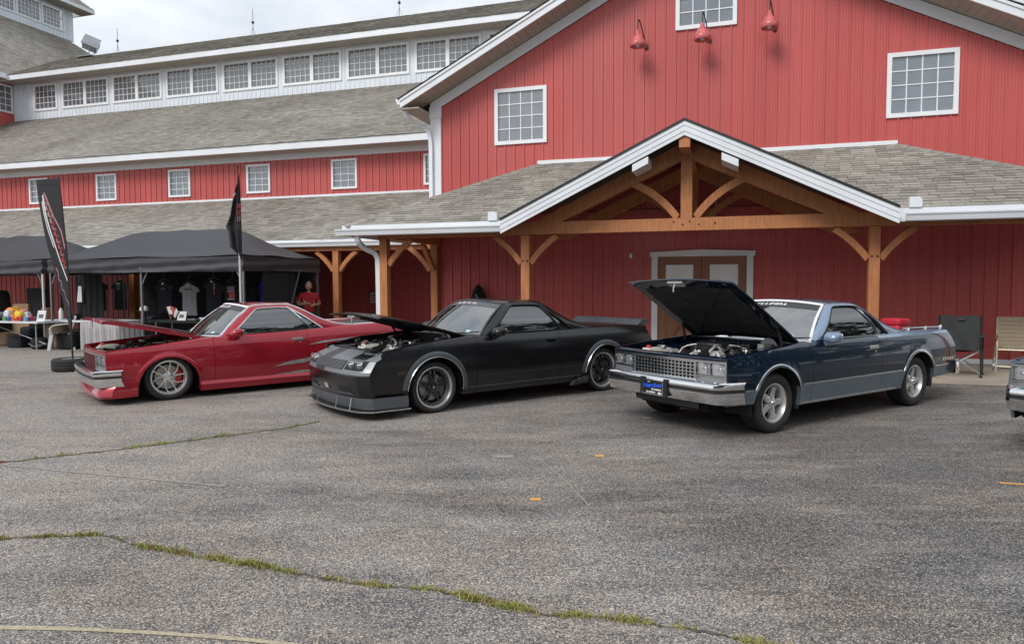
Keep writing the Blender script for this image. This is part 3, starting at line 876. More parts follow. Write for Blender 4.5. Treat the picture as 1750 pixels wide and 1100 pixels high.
# goose-neck wall lamps
for i, (u, z, lab) in enumerate(((-6.74, 6.80, 'leftmost pink-red gooseneck barn lamp on the gable wall'), (-5.41, 6.80, 'middle pink-red gooseneck barn lamp below the top window'), (-4.10, 6.90, 'rightmost pink-red gooseneck barn lamp on the gable wall'))):
    p = bw(u, 0.0, z)
    L = thing('barn_lamp', lab, 'wall lamp', p, BA, 'gooseneck lamps on the gable')
    MB().lathe([(0, -.03), (.05, -.03), (.055, 0), (.055, .01)], (0.12, -.02, -.02), 'y', 12).build('wall_plate', 'dark_iron', L, smooth=40)
    arm = smooth_poly([(.12, -.03, -.02), (.10, -.14, .10), (.05, -.26, .34), (.01, -.38, .46), (0, -.46, .40), (0, -.47, .16)], 3)
    MB().tube(arm, .013, 7, up=(1, 0, 0)).build('arm', 'dark_iron', L, smooth=60)
    MB().lathe([(.03, .20), (.045, .19), (.045, .13), (.065, .12), (.065, .08), (.10, .06), (.125, .02), (.13, -.01), (.165, -.05), (.185, -.09), (.165, -.15), (.15, -.145), (.11, -.08), (.0, -.05)], (0, -.47, 0), 'z', 20).build('lamp_shade', 'lamp_red', L, smooth=50)
    MB().ball((0, -.47, -.10), .05, .05, .06, 10, 8).build('bulb', 'frame_white', L, smooth=60)

# ---------------------------------------------------------------- long wing with the clerestory
wing = thing('clerestory_wing', 'long red barn wing with white clerestory windows behind the black tents', 'building', BO, BA)
WL, WR_, WY = -38.41, -11.72, 3.6
mods = [-29.27 + 3.135 * k for k in range(6)]
wh = [(a + .07, a + .87, 4.62, 5.44) for a in mods]
ww = MB().box(WL, WR_, WY + .5, WY + .55, 0, 5.7).build('front_wall', 'room_dark', wing)
siding(ww, WL, WR_, WY, 0.05, lambda u: 5.60, wh)
for a, b, c, d in wh: make_window(wing, a - .05, b + .05, c - .05, d + .05, WY - .005, 3, 4, fw=.065, mun=.017, depth=.45, single=False)
MB().box(WL, WR_, WY - .04, WY + .02, 5.58, 5.80).build('frieze_board', 'white_trim', wing)
MB().box(WL, WR_, 3.02, WY, 5.76, 5.785).build('soffit', 'soffit', wing)
MB().box(WL, WR_ - 1.4, 2.97, 3.02, 5.77, 6.0).build('eave_fascia', 'white_trim', wing)
gutter(wing, (WR_ - 1.39, 3.02, 5.99), (WR_, 3.02, 5.99), (0, -1, 0))
MB().box(WL, WR_, WY - .05, WY, 4.36, 4.43).build('flashing', 'white_trim', wing)
# porch roof of the wing, lower roof, clerestory, upper roof
slp = math.hypot(3.2, TZ - EZ)
shingle_roof(wing, 'porch_roof', (0, .4, EZ), (1, 0, 0), (0, 1, (TZ - EZ) / 3.2), slp, lambda s: (WL, WR_ - .02), single=0, seed=21, shade=.95)
MB().box(WL, -12.25, .385, .42, EZ - .2, EZ - .01).build('eave_fascia', 'white_trim', wing)
gutter(wing, (WL, .383, EZ - .07), (-12.3, .383, EZ - .07), (0, -1, 0))
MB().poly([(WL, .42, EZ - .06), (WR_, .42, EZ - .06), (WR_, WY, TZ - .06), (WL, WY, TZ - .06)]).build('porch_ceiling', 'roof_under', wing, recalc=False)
for u in (-14.72, -18.1, -21.5, -24.9, -28.3):
    MB().box(u - .083, u + .083, .45, .615, .016, 2.5).build('post', 'timber', wing)
    for s in (-1, 1): brace(wing, (u + s * .10, 1.98), (u + s * .60, 2.48), .48, .585, s * .035)
MB().box(WL, -12.0, .44, .60, 2.5, 2.68).build('eave_beam', 'timber', wing)
CY, CZ0, CZ1 = 10.25, 9.63, 11.45
L1 = math.hypot(CY - 2.97, CZ0 - 5.99)
shingle_roof(wing, 'lower_roof', (0, 2.95, 5.985), (1, 0, 0), (0, CY - 2.95, CZ0 - 5.985), math.hypot(CY - 2.95, CZ0 - 5.985), lambda s: (WL, -10.0), seed=22)
cw = MB().box(WL, -9, CY + .9, CY + .95, CZ0, CZ1).build('clerestory_wall', 'room_grey', wing)
pairs = [(-35.30 + 3.065 * k, -35.30 + 3.065 * k + 2.80) for k in range(9)]
ch = [(-37.0, -35.70, 10.10, 11.18)] + [(a + .09, b - .09, 10.10, 11.18) for a, b in pairs]
siding(cw, WL, -9.0, CY, CZ0, lambda u: CZ1, ch, mat='white_siding')
rnd = random.Random(4)
for i, (a, b, c, d) in enumerate(ch):
    w = make_window(wing, a - .10, b + .10, c - .09, d + .09, CY - .01, 5, 4, fw=.10, mun=.021, sashes=1 if i == 0 else 2, depth=.85, glass='clerestory_glass', room='room_grey')
    if i: 
        e = rnd.choice((-1, 1)); x = (a + b) / 2 + (.68 if i % 2 else -.68)
        MB().beam((x - .42 * e, CY + .3, c - .1), (x + .42 * e, CY + .3, d + .1), .16, .16, up=(0, 1, 0)).build('inner_brace', 'timber', w)
    if i == 0:
        pass
MB().box(WL, -9.0, 9.48, 9.53, 11.36, 11.60).build('eave_fascia', 'white_trim', wing)
so = MB(); x = WL
while x < -9.2:
    so.box(x + .008, x + .19, 9.53, CY, 11.37, 11.39); x += .2
so.build('soffit', 'soffit', wing)
shingle_roof(wing, 'upper_roof', (0, 9.46, 11.605), (1, 0, 0), (0, 4.15, 2.075), math.hypot(4.15, 2.075), lambda s: (WL + .6 - .35 * s, -9.0), seed=23, shade=.85)
MB().poly([(WL - 1, 13.61, 13.66), (-9, 13.61, 13.66), (-9, 17.8, 11.6), (WL - 1, 17.8, 11.6)]).build('roof_back', 'roof_under', wing, recalc=False)
MB().box(WL, -9, CY + .95, 17, 5.7, 11.36).build('attic', 'room_dark', wing)
# lightning rods
for k, (u, y, z) in enumerate(((-35.3, 13.55, 13.62), (-27.0, 13.55, 13.63), (-19.2, 13.55, 13.63))):
    r_ = thing('lightning_rod', ['slender lightning rod beside the roof floodlight', 'slender lightning rod in the middle of the clerestory ridge', 'slender lightning rod on the ridge nearest the gable barn'][k], 'lightning rod', bw(u, -y, z), BA, 'lightning rods on the ridge')
    MB().tube([(0, 0, -.1), (0, 0, 1.25)], .012, 6).build('rod', 'rod_copper', r_)
    MB().ball((0, 0, .62), .07, .07, .07, 10, 8).build('ball', 'rod_copper', r_, smooth=60)
    MB().tube([(-.18, 0, -.05), (0, 0, .4)], .006, 5).tube([(.18, 0, -.05), (0, 0, .4)], .006, 5).build('stay', 'rod_copper', r_)
fl = thing('floodlight', 'boxy grey floodlight tilted on the clerestory roof ridge', 'floodlight', bw(-36.9, -13.4, 13.55), BA)
h = MB().box(-.34, .34, -.22, .22, -.26, .26).box(-.38, .38, -.28, -.22, -.30, .30).build('housing', 'metal_grey', fl); h.location = (0, 0, .62); h.rotation_euler = (R(-25), R(20), R(40))
MB().tube([(-.2, 0, -.1), (-.12, 0, .45)], .025, 6).tube([(.2, 0, -.1), (.12, 0, .45)], .025, 6).build('bracket', 'metal_grey', fl)
MB().box(-.5, .5, -.5, .5, -.12, -.06).build('foot', 'metal_grey', fl)

# ---------------------------------------------------------------- taller barn at the far left: red side wall, steep roof, white lantern
tw = thing('lantern_barn', 'tall red barn with white window lantern at the left edge', 'building', BO, BA)
TU = -38.41
tz = 11.50
s2 = MB().box(TU - .6, TU - .55, -1.0, 30, 0, tz).build('side_wall', 'room_dark', tw)
lan_h = [(9.72, 10.12)]
siding(s2, -1.0, 10.22, TU + .01, 0.0, lambda u: tz, [(9.2, 10.12, 10.02, 11.25)], axis='y')
def side_win(parent, y0, y1, z0, z1, x, cols, rows, name='window', fw=.08, room='room_grey', mun=.03):
    f = MB(); f.box(x - .02, x + .04, y0, y1, z1 - fw, z1).box(x - .02, x + .04, y0, y1, z0, z0 + fw).box(x - .02, x + .04, y0, y0 + fw, z0 + fw, z1 - fw).box(x - .02, x + .04, y1 - fw, y1, z0 + fw, z1 - fw)
    w = f.build(name, 'frame_white', parent); mu = MB()
    for c in range(1, cols): q = y0 + fw + (y1 - y0 - 2 * fw) * c / cols; mu.box(x + .008, x + .02, q - mun / 2, q + mun / 2, z0 + fw, z1 - fw)
    for c in range(1, rows): q = z0 + fw + (z1 - z0 - 2 * fw) * c / rows; mu.box(x + .006, x + .022, y0 + fw, y1 - fw, q - mun / 2, q + mun / 2)
    mu.build('muntins', 'frame_white', w)
    MB().poly([(x, y0 + fw, z0 + fw), (x, y1 - fw, z0 + fw), (x, y1 - fw, z1 - fw), (x, y0 + fw, z1 - fw)]).build('pane', 'clerestory_glass', w, recalc=False)
    MB().poly([(x - .5, y0, z0), (x - .5, y1, z0), (x - .5, y1, z1), (x - .5, y0, z1)]).build('recess', room, w, recalc=False)
    return w
side_win(tw, 9.15, 10.17, 9.97, 11.30, TU + .02, 3, 4)
MB().box(TU - .1, TU + .62, -1.6, 10.9, 11.40, 11.43).build('soffit', 'soffit', tw)
MB().box(TU + .58, TU + .66, -1.6, 10.92, 11.42, 11.68).build('eave_fascia', 'white_trim', tw)
LU, LY0, LY1, LZ = -43.79, 10.2, 18.39, 16.62
rs = .90
sl2 = math.hypot(TU + .64 - LU, LZ - 11.68)
shingle_roof(tw, 'roof_slope', (TU + .66, 0, 11.69), (0, 1, 0), (LU - TU - .66, 0, LZ - 11.69), math.hypot(LU - TU - .66, LZ - 11.69), lambda s: (LY0 - 5.2 * (1 - s / 7.3) - 8, LY1 + 5.6 * (1 - s / 7.3)), seed=31, tabw=.3, expo=.16)
MB().hexa([(LU - 14, 0, 11), (TU, 0, 11), (TU, 23, 11), (LU - 14, 23, 11), (LU - 8, LY0 - 6, LZ - .4), (LU - .3, LY0 - 6, LZ - .4), (LU - .3, LY1 - .3, LZ - .4), (LU - 8, LY1 - .3, LZ - .4)]).build('roof_core', 'roof_under', tw)
lw = MB().box(LU - 7.9, LU - .9, LY0 - 3, LY1 - .1, LZ - .3, 18.55).build('lantern_wall', 'room_grey', tw)
lholes = [(LY1 - .62 - 1.42 - 1.56 * k, LY1 - .62 - 1.56 * k, 17.07, 18.28) for k in range(4)]
siding(lw, LY0 - 3, LY1, LU, LZ - .05, lambda u: 18.6, lholes, mat='white_siding', axis='y')
for a, b, c, d in lholes: side_win(tw, a - .04, b + .04, c - .06, d + .06, LU + .02, 6, 5, fw=.10)
MB().box(LU + .3, LU + .9, LY0 - 3.5, LY1 + .75, 18.42, 18.45).box(LU - .1, LU + .35, LY0 - 3, LY1 + .7, 18.42, 18.45).build('lantern_soffit', 'soffit', tw)
MB().box(LU + .85, LU + .93, LY0 - 3.5, LY1 + .80, 18.43, 18.66).box(LU - 8, LU + .85, LY1 + .70, LY1 + .80, 18.43, 18.66).build('lantern_fascia', 'white_trim', tw)
shingle_roof(tw, 'lantern_roof', (LU + .93, 0, 18.67), (0, 1, 0), (-4, 0, 3.6), 5.4, lambda s: (LY0 - 4, LY1 + .82 - .74 * s), seed=32, tabw=.4, expo=.2, shade=.9)
MB().box(LU - .1, LU + .03, LY1 - .32, LY1 + .02, LZ, 18.5).build('corner_board', 'white_trim', tw)
# ================================================================ cars (x to the rear, y to the passenger side, z up; origin under the front axle)
WB = 2.95
def prof_w(z):
    return interp(z, [(0.0, .80), (.10, .835), (.20, .852), (.30, .870), (.40, .888), (.47, .900), (.53, .906), (.62, .906), (.74, .898), (.84, .882), (.90, .866), (.94, .846), (.97, .824), (1.0, .80)])
def plan(x):
    p = 0.0
    if x < -.1: p -= .045 * ((-.1 - x) / .65) ** 2
    if x > 3.2: p -= .05 * ((x - 3.2) / .9) ** 2
    return p
DROOP = 0.0          # how far the fender tops fall towards the nose
def top_z(x):
    return -DROOP * max(0.0, (-.15 - x) / .55) ** 1.5 + interp(x, [(-.78, .850), (-.5, .872), (0, .905), (.35, .932), (.62, .950), (.9, .955), (1.5, .957), (2.1, .962), (2.4, .968), (2.9, .982), (3.5, .982), (4.1, .960)])
def side_xyz(x, z, s, dz):
    xx = x
    if x > 3.55: xx += ((x - 3.55) / .5) * .12 * max(0, min(1, (.95 + dz - z) / .2)) - .12 * max(0, (x - 3.55) / .5)
    return (xx, s * (prof_w(z - dz) + plan(x)), z)

def side_panel(name, car, x0, x1, s, sp, mats, arch=None, zb=None, roll=True, levels=None, split=None, zbf=None):
    dz = sp['dz']; AR = sp.get('arch', .40); AZ = .325 + dz
    xs = [x0]; k = max(2, int((x1 - x0) / .055))
    xs += [x0 + (x1 - x0) * i / k for i in range(1, k)] + [x1]
    if arch is not None:
        xs = [x for x in xs if abs(x - arch) > AR + .012]
        xs += [arch + AR * math.cos(math.pi * i / 30) for i in range(31)] + [arch - AR - .0012, arch + AR + .0012]
        xs = sorted(x for x in xs if x0 - 1e-6 <= x <= x1 + 1e-6)
    def bottom(x):
        b = zbf(x) if zbf else zb
        if arch is not None and abs(x - arch) < AR + .0005:
            b = max(b, AZ + math.sqrt(max(0, AR * AR - (x - arch) ** 2)))
        return b
    lv = sorted(set([.06 + .03 * i for i in range(33)] + ([split] if split else []) + ([sp['split2']] if sp.get('split2') else [])))
    P = []
    for x in xs:
        b, t = bottom(x), top_z(x) + dz
        rows = [max(b, min(t, z)) for z in lv]
        c = []
        q = side_xyz(x, b, s, dz); c.append((q[0], q[1] - s * .035, q[2] + .0)); 
        for z in rows:
            p = side_xyz(x, z, s, dz)
            if arch is not None:       # rolled lip
                d = math.hypot(x - arch, z - AZ) - AR
                if z > AZ - .25 and d < .05: p = (p[0], p[1] + s * .014 * max(0, (1 - d / .05)), p[2])
            c.append(p)
        p = side_xyz(x, t, s, dz)
        if roll:
            c += [(p[0], p[1] - s * .012, t + .006), (p[0], p[1] - s * .035, t + .010), (p[0], p[1] - s * .065, t + .010), (p[0], p[1] - s * .070, t - .02)]
        else: c.append((p[0], p[1] - s * .03, t + .003))
        P.append(c)
    # turned-in edges at both ends
    e0 = [(q[0], q[1] - s * .03, q[2]) for q in P[0]]; e1 = [(q[0], q[1] - s * .03, q[2]) for q in P[-1]]
    P = [e0] + P + [e1]
    zz = [None] + lv
    sp2 = sp.get('split2') if x0 > 2.0 else None
    def mf(i, j):
        if split is None: return 0
        z = (P[i][j][2] + P[min(i + 1, len(P) - 1)][min(j + 1, len(P[0]) - 1)][2] + P[i][min(j + 1, len(P[0]) - 1)][2] + P[min(i + 1, len(P) - 1)][j][2]) / 4
        if sp2 and z > sp2: return 2
        return 1 if z < split else 0
    m = MB().grid(P, mfun=mf, flip=(s > 0))
    return m.build(name, mats, car, smooth=40, recalc=True)

def yg(z, dz):
    t = max(0, min(1, (z - dz - .96) / .38))
    return .792 - .152 * t + .038 * math.sin(math.pi * t)

def arch_moulding(car, xc, s, sp, mat, w0, w1, out, a0=-4, a1=184, name='arch_moulding', dr=0.0):
    dz = sp['dz']; AR = sp.get('arch', .40); AZ = .325 + dz; rows = []
    for i in range(41):
        a = R(lerp(a0, a1, i / 40)); row = []
        for r, o in ((AR + w0, -.02), (AR + w0, out), (AR + (w0 + w1) / 2, out * 1.15), (AR + w1, out * .6), (AR + w1, -.02)):
            x, z = xc + (r + dr) * math.cos(a), AZ + (r + dr) * math.sin(a)
            y = prof_w(z - dz) + plan(x) + o
            row.append((x, s * y, z))
        rows.append(row)
    return MB().grid(rows).build(name, mat, car, smooth=40)

def strip(car, pts, s, sp, mat, h=.018, out=.007, name='side_trim'):
    """thin moulding that follows the body side; pts (x,z)"""
    rows = []
    for x, z in pts:
        row = []
        for dzz, o in ((-h / 2, -.006), (-h / 2, out * .7), (-h * .2, out), (h * .2, out), (h / 2, out * .7), (h / 2, -.006)):
            p = side_xyz(x, z + dzz, s, sp['dz']); row.append((p[0], p[1] + s * o, p[2]))
        rows.append(row)
    return MB().grid(rows).build(name, mat, car, smooth=50)

# ---- wheels -------------------------------------------------------
def wheel(car, x, y, s, style, rt=.32, tw=.235, steer=0.0):
    w = bpy.data.objects.new('wheel', None); col.objects.link(w); w.parent = car
    w.location = (x, y, rt); w.rotation_euler = (0, 0, steer if s < 0 else steer)
    rr = {'five': .215, 'mesh': .260, 'twist': .240}[style]
    h = tw / 2; o = -1 if s < 0 else 1          # outer face sign along y
    tp = [(rr - .004, h * .80), (rr + .012, h * .92), (rr + (rt - rr) * .45, h * 1.0), (rt - .035, h * .97), (rt - .012, h * .88), (rt - .002, h * .72)]
    for g in (.46, .16, -.16, -.46):
        tp += [(rt, h * (g + .10)), (rt - .001, h * (g + .035)), (rt - .010, h * (g + .03)), (rt - .010, h * (g - .03)), (rt - .001, h * (g - .035)), (rt, h * (g - .10))]
    tp += [(rt - .002, -h * .72), (rt - .012, -h * .88), (rt - .035, -h * .97), (rr + (rt - rr) * .45, -h), (rr + .012, -h * .92), (rr - .004, -h * .8)]
    MB().lathe([(r, q * o) for r, q in tp], axis='y', n=56).build('tyre', 'rubber', w, smooth=35)
    lipm = {'five': 'argent', 'mesh': 'polished', 'twist': 'polished'}[style]
    f = h * .84
    lp = [(rr + .004, f * .93), (rr + .004, f), (rr - .012, f + .003), (rr - .02, f - .012), (rr - .030, f - .03 if style != 'five' else f - .05), (rr - .036, -h * .8)]
    MB().lathe([(r, q * o) for r, q in lp], axis='y', n=56).build('rim', lipm, w, smooth=35)
    MB().lathe([(rr - .037, -h * .3 * o), (.0, -h * .3 * o)], axis='y', n=32).build('back_plate', 'underbody', w)
    hub = f - (.045 if style != 'five' else .030)
    def P(r, a, q): return (r * math.cos(a), q * o, r * math.sin(a))
    if style == 'five':
        for k in range(5):
            a = k * 2 * math.pi / 5 + .0; m = MB()
            st = [(.035, .052, hub, .05), (.085, .040, hub - .004, .05), (.14, .030, hub - .002, .045), (.175, .040, f - .03, .05), (rr - .026, .070, f - .05, .06)]
            up = []; dn = []
            rows = []
            for r, hw, q, th in st:
                da = hw / r if r > .06 else hw / .06
                rows.append([P(r, a - da, q - th), P(r, a - da, q - .008), P(r, a - da * .45, q), P(r, a + da * .45, q), P(r, a + da, q - .008), P(r, a + da, q - th)])
            m.grid(rows, cv=True); m.build('spoke', 'argent', w, smooth=40)
        MB().lathe([(0, (hub + .032) * o), (.022, (hub + .030) * o), (.034, (hub + .018) * o), (.036, (hub - .02) * o)], axis='y', n=20).build('hub_cap', 'chrome', w, smooth=50)
        for k in range(5):
            a = (k + .5) * 2 * math.pi / 5; c = P(.062, a, hub - .004)
            MB().lathe([(0, .016 * o), (.010, .014 * o), (.012, -.02 * o)], c, 'y', 8).build('lug_nut', 'chrome', w, smooth=40)
    elif style == 'mesh':
        for k in range(5):
            a = k * 2 * math.pi / 5 + .31; m = MB()
            for e in (-.17, .17):
                rows = []
                for t in range(6):
                    u = t / 5; r = lerp(.05, rr - .028, u); aa = a + e * (1.0 if u > .55 else .45 + u); hw = lerp(.017, .010, u); q = hub + .016 * math.sin(u * 3.1) - .02 * u
                    da = hw / r
                    rows.append([P(r, aa - da, q - .04), P(r, aa - da, q - .004), P(r, aa, q), P(r, aa + da, q - .004), P(r, aa + da, q - .04)])
                m.grid(rows, cv=True)
            m.build('spoke', 'gloss_black', w, smooth=40)
        MB().lathe([(0, (hub + .02) * o), (.025, (hub + .018) * o), (.033, (hub + .004) * o), (.07, (hub - .004) * o), (.075, (hub - .03) * o)], axis='y', n=24).build('hub_cap', 'gloss_black', w, smooth=40)
        MB().lathe([(0, (hub + .023) * o), (.014, (hub + .021) * o)], axis='y', n=14).build('centre_badge', 'cast_alloy', w)
        MB().lathe([(rr - .026, (f - .022) * o), (rr - .05, (f - .05) * o), (rr - .055, (f - .055) * o), (rr - .036, (f - .06) * o)], axis='y', n=48).build('inner_ring', 'grey_dark', w, smooth=40)
    else:
        for k in range(5):
            for e in (0, 1):
                a = k * 2 * math.pi / 5 + .2 + e * .46; rows = []; tw_ = .30 if e else -.05
                for t in range(8):
                    u = t / 7; r = lerp(.045, rr - .022, u); aa = a + tw_ * u * u - (.23 if e else 0) * (1 - u); hw = lerp(.014, .007, u) + (.008 if u > .9 else 0); q = hub + .022 * u * u - .012
                    da = hw / r
                    rows.append([P(r, aa - da, q - .03), P(r, aa - da * .8, q), P(r, aa + da * .8, q), P(r, aa + da, q - .03)])
                MB().grid(rows, cv=True).build('spoke', 'polished', w, smooth=40)
        MB().lathe([(0, (hub + .015) * o), (.028, (hub + .012) * o), (.034, (hub) * o), (.072, (hub - .008) * o), (.075, (hub - .03) * o)], axis='y', n=24).build('hub_cap', 'polished', w, smooth=40)
        for k in range(5):
            a = (k + .5) * 2 * math.pi / 5; c = P(.056, a, hub - .006)
            MB().lathe([(0, .006 * o), (.009, .004 * o), (.009, -.01 * o)], c, 'y', 8).build('lug_nut', 'dark_iron', w)
    if style != 'five':
        MB().lathe([(.07, (hub - .05) * o), (.17, (hub - .05) * o), (.172, (hub - .07) * o), (.07, (hub - .07) * o)], axis='y', n=36).build('brake_disc', 'brake_disc', w, smooth=40)
        m = MB(); rows = []
        for t in range(7):
            a = R(-42) + R(84) * t / 6
            rows.append([P(.12, a, hub - .075), P(.12, a, hub - .032), P(.185, a, hub - .032), P(.185, a, hub - .075)])
        m.grid(rows, cv=True); m.build('caliper', 'caliper_red' if style == 'twist' else 'grey_satin', w, smooth=30)
    return w

# ---- engine bay ----------------------------------------------------
def engine_bay(car, sp, seed):
    dz = sp['dz']; rnd = random.Random(seed); z0 = .62 + dz
    bay = MB()
    for s in (-1, 1):
        bay.grid([[(-.72, s * .80, .70 + dz), (-.72, s * .765, .82 + dz)], [(0, s * .80, .76 + dz), (0, s * .795, .90 + dz)], [(.60, s * .80, .76 + dz), (.60, s * .775, .93 + dz)]])
        bay.grid([[(-.70, s * .80, .80 + dz), (-.70, s * .60, .72 + dz), (-.70, s * .55, .40 + dz)], [(0, s * .80, .83 + dz), (0, s * .58, .77 + dz), (0, s * .53, .40 + dz)], [(.58, s * .80, .88 + dz), (.58, s * .58, .80 + dz), (.58, s * .53, .40 + dz)]])
    bay.poly([(.60, -.80, .4 + dz), (.60, .80, .4 + dz), (.60, .80, .93 + dz), (.60, -.80, .93 + dz)])
    bay.poly([(-.7, -.6, .42 + dz), (.6, -.6, .42 + dz), (.6, .6, .42 + dz), (-.7, .6, .42 + dz)])
    bay.build('bay_liner', sp.get('bay', 'trim_black'), car, recalc=False)
    # radiator with cap, shroud, hoses
    MB().box(-.70, -.62, -.52, .52, .45 + dz, .80 + dz).box(-.71, -.60, -.54, .54, .78 + dz, .815 + dz).build('radiator', 'trim_black', car)
    MB().grid([[(-.60, .40 * math.cos(a), .58 + dz + .27 * math.sin(a)) for a in [math.pi * k / 14 for k in range(15)]], [(-.42, .34 * math.cos(a), .58 + dz + .24 * math.sin(a)) for a in [math.pi * k / 14 for k in range(15)]]]).build('fan_shroud', 'trim_black', car, smooth=50)
    # engine block, valve covers, intake, air cleaner
    e = MB().box(-.30, .40, -.22, .22, .42 + dz, .70 + dz); e.build('engine_block', 'dark_iron', car)
    for s in (-1, 1):
        MB().prism([(-.055, 0), (.055, 0), (.045, .075), (-.045, .075)], lambda a, b, d: (d, s * (.23 + a), .76 + dz + b - abs(a) * .3), -.26, .36).build('valve_cover', 'cast_alloy' if sp['name'] != 'blue' else 'dark_iron', car, smooth=20)
        MB().tube(smooth_poly([(-.2, s * .30, .70 + dz), (-.05, s * .42, .66 + dz), (.2, s * .44, .62 + dz), (.42, s * .42, .5 + dz)], 2), .026, 8).build('exhaust_manifold', 'dark_iron', car, smooth=50)
    MB().box(-.18, .28, -.13, .13, .70 + dz, .82 + dz).build('intake', 'cast_alloy', car)
    ac = MB().lathe([(.0, .115), (.015, .115), (.02, .10), (.13, .098), (.205, .088), (.21, .075), (.195, .072), (.195, .02), (.215, .015), (.215, 0), (.05, -.01), (.05, -.08)], (.05, 0, .84 + dz), 'z', 32)
    ac.build('air_cleaner', {'blue': 'trim_black', 'black': 'gloss_black', 'red': 'gloss_black'}[sp['name']], car, smooth=35)
    if sp['name'] != 'blue': MB().lathe([(.0, .118), (.05, .117), (.19, .094), (.2, .09)], (.05, 0, .84 + dz), 'z', 32).build('air_cleaner_lid', 'chrome', car, smooth=50)
    MB().tube(smooth_poly([(-.08, -.10, .85 + dz), (-.20, -.16, .86 + dz), (-.34, -.20, .82 + dz), (-.52, -.26, .79 + dz)], 2), .045, 10).build('intake_duct', 'trim_black', car, smooth=50)
    # accessories
    MB().lathe([(0, 0), (.06, 0), (.075, .02), (.075, .11), (.06, .13), (0, .13)], (-.36, -.34, .80 + dz), 'x', 18).build('alternator', 'cast_alloy', car, smooth=35)
    MB().lathe([(0, 0), (.07, .0), (.07, .03), (.05, .03), (.05, .14), (0, .14)], (-.40, .30, .80 + dz), 'x', 18).build('compressor', 'cast_alloy', car, smooth=35)
    MB().lathe([(0, -.02), (.04, -.02), (.13, .0), (.135, .03), (.12, .09), (.0, .10)], (.44, -.46, .86 + dz), 'x', 22).build('brake_booster', 'gloss_black', car, smooth=40)
    MB().box(.28, .44, -.51, -.43, .85 + dz, .91 + dz).box(.29, .43, -.515, -.425, .91 + dz, .925 + dz).build('master_cylinder', 'cast_alloy', car)
    b = MB().box(-.60, -.36, .53, .72, .56 + dz, .80 + dz).build('battery', 'trim_black', car)
    MB().lathe([(.012, 0), (.012, .03), (0, .03)], (-.55, .60, .78 + dz), 'z', 8).lathe([(.012, 0), (.012, .03), (0, .03)], (-.41, .60, .78 + dz), 'z', 8).build('battery_post', 'cap_red', b)
    t = MB(); bx, by = (-.46, -.08) if sp['name'] == 'black' else (-.48, .46)
    t.prism([(-.15, -.09), (.15, -.09), (.15, .05), (.08, .09), (-.15, .09)], lambda a, c, d: (bx + a, by + c, d), .62 + dz, .835 + dz)
    t.prism([(-.12, -.06), (.10, -.06), (.08, .05), (-.12, .06)], lambda a, c, d: (bx + a, by + c, d), .835 + dz, .86 + dz)
    tk = t.build('washer_tank', 'bottle_white', car)
    MB().lathe([(.028, 0), (.028, .03), (0, .035)], (bx - .08, by, .86 + dz), 'z', 12).build('tank_cap', 'cap_red', tk, smooth=40)
    for k in range(9):
        y0, y1 = rnd.uniform(-.5, .4), rnd.uniform(-.5, .4); x0, x1 = rnd.uniform(-.5, 0), rnd.uniform(0, .5)
        pts = smooth_poly([(x0, y0, .76 + dz), (lerp(x0, x1, .3), y0 + rnd.uniform(-.1, .1), rnd.uniform(.87, .92) + dz), (lerp(x0, x1, .7), y1, rnd.uniform(.87, .92) + dz), (x1, y1, .80 + dz)], 2)
        MB().tube(pts, rnd.uniform(.007, .017), 7).build('hose', rnd.choice(['trim_black', 'trim_black', 'cast_alloy', 'dark_iron', 'bottle_white']), car, smooth=50)
    for k in range(34):
        x, y = rnd.uniform(-.55, .5), rnd.uniform(-.55, .55); r = rnd.uniform(.012, .035)
        MB().lathe([(r, 0), (r, .05), (r * .6, .06), (0, .06)], (x, y, rnd.uniform(.80, .88) + dz), rnd.choice('zxy'), 10).build('fitting', rnd.choice(['cast_alloy', 'chrome', 'dark_iron', 'trim_black']), car, smooth=40)
    MB().tube([(-.56, -.60, .855 + dz), (-.1, -.66, .89 + dz), (.5, -.68, .93 + dz)], .006, 6).build('cable', 'trim_black', car)

